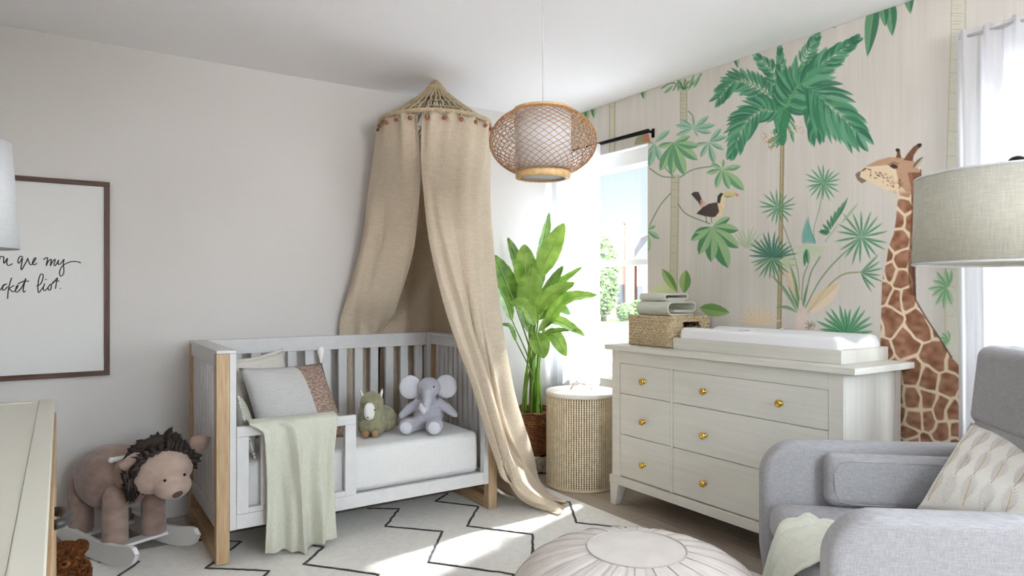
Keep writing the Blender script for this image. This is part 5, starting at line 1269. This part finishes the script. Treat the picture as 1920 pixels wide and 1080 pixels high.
# head
HC = T(308, 884, 2.99); hf = Vector((.12, -.98, -.22)).normalized(); hs = hf.cross(Vector((0, 0, 1))).normalized(); hu = hs.cross(hf).normalized()   # hs: to the viewer's left-hand side? (its right)
hs = -hs if hs.dot(Vector((RX, RY, 0))) < 0 else hs; hu = hs.cross(-hf); hu = hu if hu.z > 0 else -hu
def HP(x, y, z): return HC+hs*x+hf*y+hu*z           # x to the viewer's right, y toward the viewer, z up
RH = Matrix((hs, hf, hu)).transposed()
mb = MB(); mb.ball(HP(0, 0, .012), (.118, .082, .098), RH, 28, 18); mb.ball(HP(.022, .06, -.045), (.078, .055, .060), RH, 24, 16); mb.ball(HP(-.05, .005, -.02), (.075, .06, .07), RH, 24, 14)
mb.tube([RP(.12, .0, .36), HP(-.02, -.05, 0)], [.095, .08], 16)
head = part('head', mb, M['toyl'], toy, remesh=.006, smoothit=8)
for x, y, z in ((-.018, .083, .0), (.062, .078, .010)):
    mb = MB(); mb.ball(HP(x, y+.004, z), .0062, n=10, m=6); part('eye', mb, M['black'], head)
mb = MB(); mb.ball(HP(.030, .112, -.062), (.022, .008, .014), RH @ R3('Y', -18)); part('nose', mb, M['nose'], head)
for x, z, lean, L_ in ((-.092, .058, -1, .088), (.120, .095, 1, .075)):
    mb = MB()
    d = (hs*lean*(1 if lean < 0 else .85)+hu*(.0 if lean < 0 else .45)+hf*.1).normalized()
    c = HP(x, -.01, z); P = [c-d*.02, c+d*L_*.35, c+d*L_*.75, c+d*L_]
    mb.tube(resample(P, 12), [.012, .027, .037, .043, .046, .047, .046, .043, .038, .032, .025, .015, .003], 12, flat=.3, up=hf)
    part('ear', mb, M['toy'], head)
# mane: ragged locks standing round the face
mb = MB(); rg = random.Random(11)
mb.ball(HP(-.01, -.055, .035), (.135, .075, .112), RH, 24, 14)
for k in range(620):
    a = math.radians(rg.uniform(-15, 255)); ca, sa = math.cos(a), math.sin(a)
    d_ = rg.uniform(.72, 1.0); by = rg.uniform(-.10, .028)
    c = HP(.112*ca*d_-.005, by, .030+.092*sa*d_)
    out_ = (hs*ca*rg.uniform(.7, 1.1)+hu*sa*rg.uniform(.7, 1.2)+hf*rg.uniform(-.35, .15)).normalized()
    L_ = rg.uniform(.016, .038)*(1+.4*max(0, sa))*(1.5 if math.sin(a*5+1.3)+.6*math.sin(a*11) > .6 else 1)
    if ca < -.3 and sa < .5: out_ = (out_+hu*-.8).normalized(); L_ *= 1.25
    tip = c+out_*L_+Vector((0, 0, -.2*L_)); md = c.lerp(tip, .5)+hu*.004
    wv = out_.cross(hf).normalized()*rg.uniform(.010, .019); b = len(mb.v)
    mb.add([c-wv, c+wv, c+hf*.006, md-wv*.8, md+wv*.8, md+hf*.007, tip], [(0, 1, 4, 3), (1, 2, 5, 4), (2, 0, 3, 5), (3, 4, 6), (4, 5, 6), (5, 3, 6), (0, 2, 1)], 0, True)
for k in range(160):        # the long lock falling on the left of the neck
    c = HP(-.125+rg.uniform(-.035, .045), -.01+rg.uniform(-.04, .03), .0+rg.uniform(-.06, .04)); tip = HP(-.128+rg.uniform(-.02, .02), .0, -.085+rg.uniform(-.05, .03)); wv = hs*.009
    mb.add([c-wv, c+wv, c+hf*.008, tip], [(0, 1, 3), (1, 2, 3), (2, 0, 3), (0, 2, 1)], 0, True)
part('mane', mb, M['mane'], head)
c = RP(.135, 0, .47); mb = MB(); 
mb.tube([T(208, 863, 2.93), T(262, 853, 3.06)], .0115, 12); mb.ball(T(208, 863, 2.93), .0125, n=12, m=8); part('handle', mb, M['white'], toy)

# ------------------------------------------------------------------ curly teddy at the end of the cabinet
TB = Vector((.012, 3.165, .0)); te = thing('teddy_bear', 'curly rust brown teddy bear on the floor at the end of the cabinet', 'soft toy', TB)
def fur(mb, c, r, n, L, rg, curl=.5):
    c = Vector(c); r = Vector(r)
    for k in range(n):
        z = rg.uniform(-1, 1); a = rg.uniform(0, 2*PI); q = math.sqrt(1-z*z); d = Vector((q*math.cos(a), q*math.sin(a), z)); p = c+Vector((d.x*r.x, d.y*r.y, d.z*r.z))*.97
        t = d.orthogonal().normalized(); t = (Matrix.Rotation(rg.uniform(0, 6.28), 3, d) @ t); s_ = d.cross(t).normalized()*.0022; m_ = p+d*L*.6+t*L*curl; e_ = p+d*L*.9+t*L*curl*1.2
        mb.add([p-s_, p+s_, m_+s_*.9, m_-s_*.9, e_], [(0, 1, 2, 3), (3, 2, 4)], 0, True)
rg = random.Random(4)
for nm, c, r, n in (('body', (TB.x-.01, TB.y, .075), (.065, .06, .075), 2600), ('head', (TB.x+.0, TB.y-.02, .172), (.058, .052, .050), 3000)):
    mb = MB(); mb.ball(c, r, n=24, m=14); fur(mb, c, r, n, .013, rg); part(nm, mb, M['bear'], te)
for c, r in (((TB.x-.047, TB.y-.012, .212), (.02, .013, .02)), ((TB.x+.052, TB.y-.012, .196), (.024, .015, .024))):
    mb = MB(); mb.ball(c, r, n=16, m=10); fur(mb, c, r, 700, .010, rg); part('ear', mb, M['bear'], te)
for s_ in (-1, 1):
    c = (TB.x+s_*.045, TB.y-.07, .03); mb = MB(); mb.ball(c, (.03, .04, .029), n=16, m=10); fur(mb, c, (.03, .04, .027), 800, .008, rg); part('leg', mb, M['bear'], te)
    c = (TB.x+s_*.066, TB.y-.03, .10); mb = MB(); mb.ball(c, (.02, .024, .045), n=16, m=10); fur(mb, c, (.02, .024, .045), 800, .010, rg); part('arm', mb, M['bear'], te)
mb = MB(); mb.ball((TB.x, TB.y-.070, .160), (.022, .016, .018), n=16, m=10); part('muzzle', mb, M['bear'], te)
for s_ in (-1, 1): mb = MB(); mb.ball((TB.x+s_*.022, TB.y-.070, .182), .005, n=10, m=6); part('eye', mb, M['black'], te)
mb = MB(); mb.ball((TB.x, TB.y-.087, .165), (.008, .005, .006), n=10, m=6); part('nose', mb, M['black'], te)

# ------------------------------------------------------------------ outside: lawn, brick house, tree and shrubs
GZ = -.6
M['lawn'] = mat('lawn', S(92, 108, 62), .95, c2=S(106, 122, 74), nscale=(3, 3, 3))
M['brick'] = mat('house_brick', S(152, 112, 100), .9, c2=S(166, 126, 112), nscale=(6, 6, 16))
M['slate'] = mat('roof_slate', S(68, 66, 72), .8, c2=S(80, 78, 84), nscale=(6, 6, 12))
M['tree'] = mat('foliage', S(78, 100, 56), .9, c2=S(100, 122, 72), nscale=(5, 5, 5))
M['darkwin'] = mat('house_window_glass', S(50, 54, 62), .3)
struct(part('ground', MB().box(WB+.6, 140, -60, 140, GZ-.1, GZ), M['lawn']))
struct(part('bounce_slab', MB().box(WB+.16, 12.5, -8, 14, GZ, GZ+.04), mat('pale_bounce_slab', S(220, 220, 225), .9)))  # unseen pale slab added to throw sunlight up onto the ceiling
def DT(px, t, z): r = ray(px); return Vector((r[0]*t, r[1]*t, z))
hv = Vector((RX, RY, 0)); dv = Vector((DX, DY, 0))
house = thing('brick_house', 'red brick house with a tall chimney seen through the far window', 'house', DT(1190, 46, GZ))
def obx(mb, c, w_, d_, z0, z1): mb.obox(Vector((c.x, c.y, (z0+z1)/2)), hv*w_/2, dv*d_/2, Vector((0, 0, (z1-z0)/2))); return mb
hc = DT(1195, 48, 0)
part('wall', obx(MB(), hc, 9.5, 7, GZ, 3.0), M['brick'], house)
mb = MB(); W2, D2_ = 5.2, 3.9
pts = [hc+hv*a*W2+dv*b*D2_+Vector((0, 0, 3.0)) for a in (-1, 1) for b in (-1, 1)]+[hc-hv*W2+Vector((0, 0, 5.2)), hc+hv*W2+Vector((0, 0, 5.2))]
mb.add(pts, [(0, 2, 5, 4), (1, 4, 5, 3), (0, 4, 1), (2, 3, 5), (0, 1, 3, 2)]); part('roof', mb, M['slate'], house)
gc = DT(1212, 45.5, 0); part('front_wing', obx(MB(), gc, 2.0, 4, GZ, 3.2), M['brick'], house)
mb = MB(); pts = [gc+hv*a*1.3+dv*b*2.3+Vector((0, 0, 3.2)) for a in (-1, 1) for b in (-1, 1)]+[gc-dv*2.3+Vector((0, 0, 4.9)), gc+dv*2.3+Vector((0, 0, 4.9))]
mb.add(pts, [(0, 4, 5, 1), (2, 3, 5, 4), (0, 2, 4), (1, 5, 3), (0, 1, 3, 2)]); part('gable_roof', mb, M['slate'], house)
cc = DT(1180, 43.8, 0); ch = part('chimney', obx(MB(), cc, .55, .5, GZ, 5.5), M['brick'], house); part('chimney_cap', obx(MB(), cc, .7, .62, 5.5, 5.7), M['brick'], ch)
for px, z0, z1, w_ in ((1188, .3, 1.5, .9), (1166, .3, 1.6, .35), (1200, .3, 1.5, .35), (1150, .3, 1.6, .7), (1234, .3, 1.5, .7)):
    c = DT(px, 44.35, 0) if px not in (1200,) else DT(px, 43.4, 0)
    wn = part('window', obx(MB(), c, w_, .12, z0, z1), M['darkwin'], house); part('window_frame', obx(MB(), c+dv*-.02, w_+.2, .06, z0-.12, z0-.01), M['frame'], wn)
def blobs(mb, c, r, n, rg, leaf):
    c = Vector(c)
    for k in range(n):
        z = rg.uniform(-1, 1); a = rg.uniform(0, 6.28); q = math.sqrt(1-z*z); d = Vector((q*math.cos(a), q*math.sin(a), z))*rg.uniform(.7, 1.02)
        p = c+Vector((d.x*r[0], d.y*r[1], d.z*r[2])); t = Vector((rg.gauss(0, 1), rg.gauss(0, 1), rg.gauss(0, 1))).normalized(); s_ = t.orthogonal().normalized()*leaf; t = t*leaf*1.6
        mb.add([p-t, p+s_*.6, p+t, p-s_*.6], [(0, 1, 2, 3)])
rg = random.Random(6)
def treeo(px, t, z0, z1, w_, label, nm='leafy_tree', n=2200, leaf=.16):
    b = DT(px, t, GZ); root = thing(nm, label, 'tree' if 'tree' in nm else 'shrub', b)
    mb = MB(); r = (w_/2, w_/2, (z1-z0)/2); c = (b.x, b.y, (z0+z1)/2); mb.ball(c, tuple(q*.82 for q in r), n=16, m=10); blobs(mb, c, r, n, rg, leaf); part('foliage', mb, M['tree'], root)
    mb = MB(); mb.tube([(b.x, b.y, GZ), (b.x, b.y, (z0+z1)/2)], .16 if 'tree' in nm else .06, 8); part('trunk' if 'tree' in nm else 'stem', mb, M['soil'], root)
treeo(1132, 40, -.3, 4.4, 1.7, 'tall green tree left of the brick house outside')
treeo(1172, 40, GZ, .45, 1.0, 'rounded shrub in front of the brick house, left of the two', 'garden_shrub', 900, .09)
treeo(1196, 41, GZ, .62, 1.1, 'rounded shrub in front of the brick house, right of the two', 'garden_shrub', 900, .09)
treeo(1085, 33, .3, 4.6, 3.0, 'tall green tree standing at the far left of the lawn')
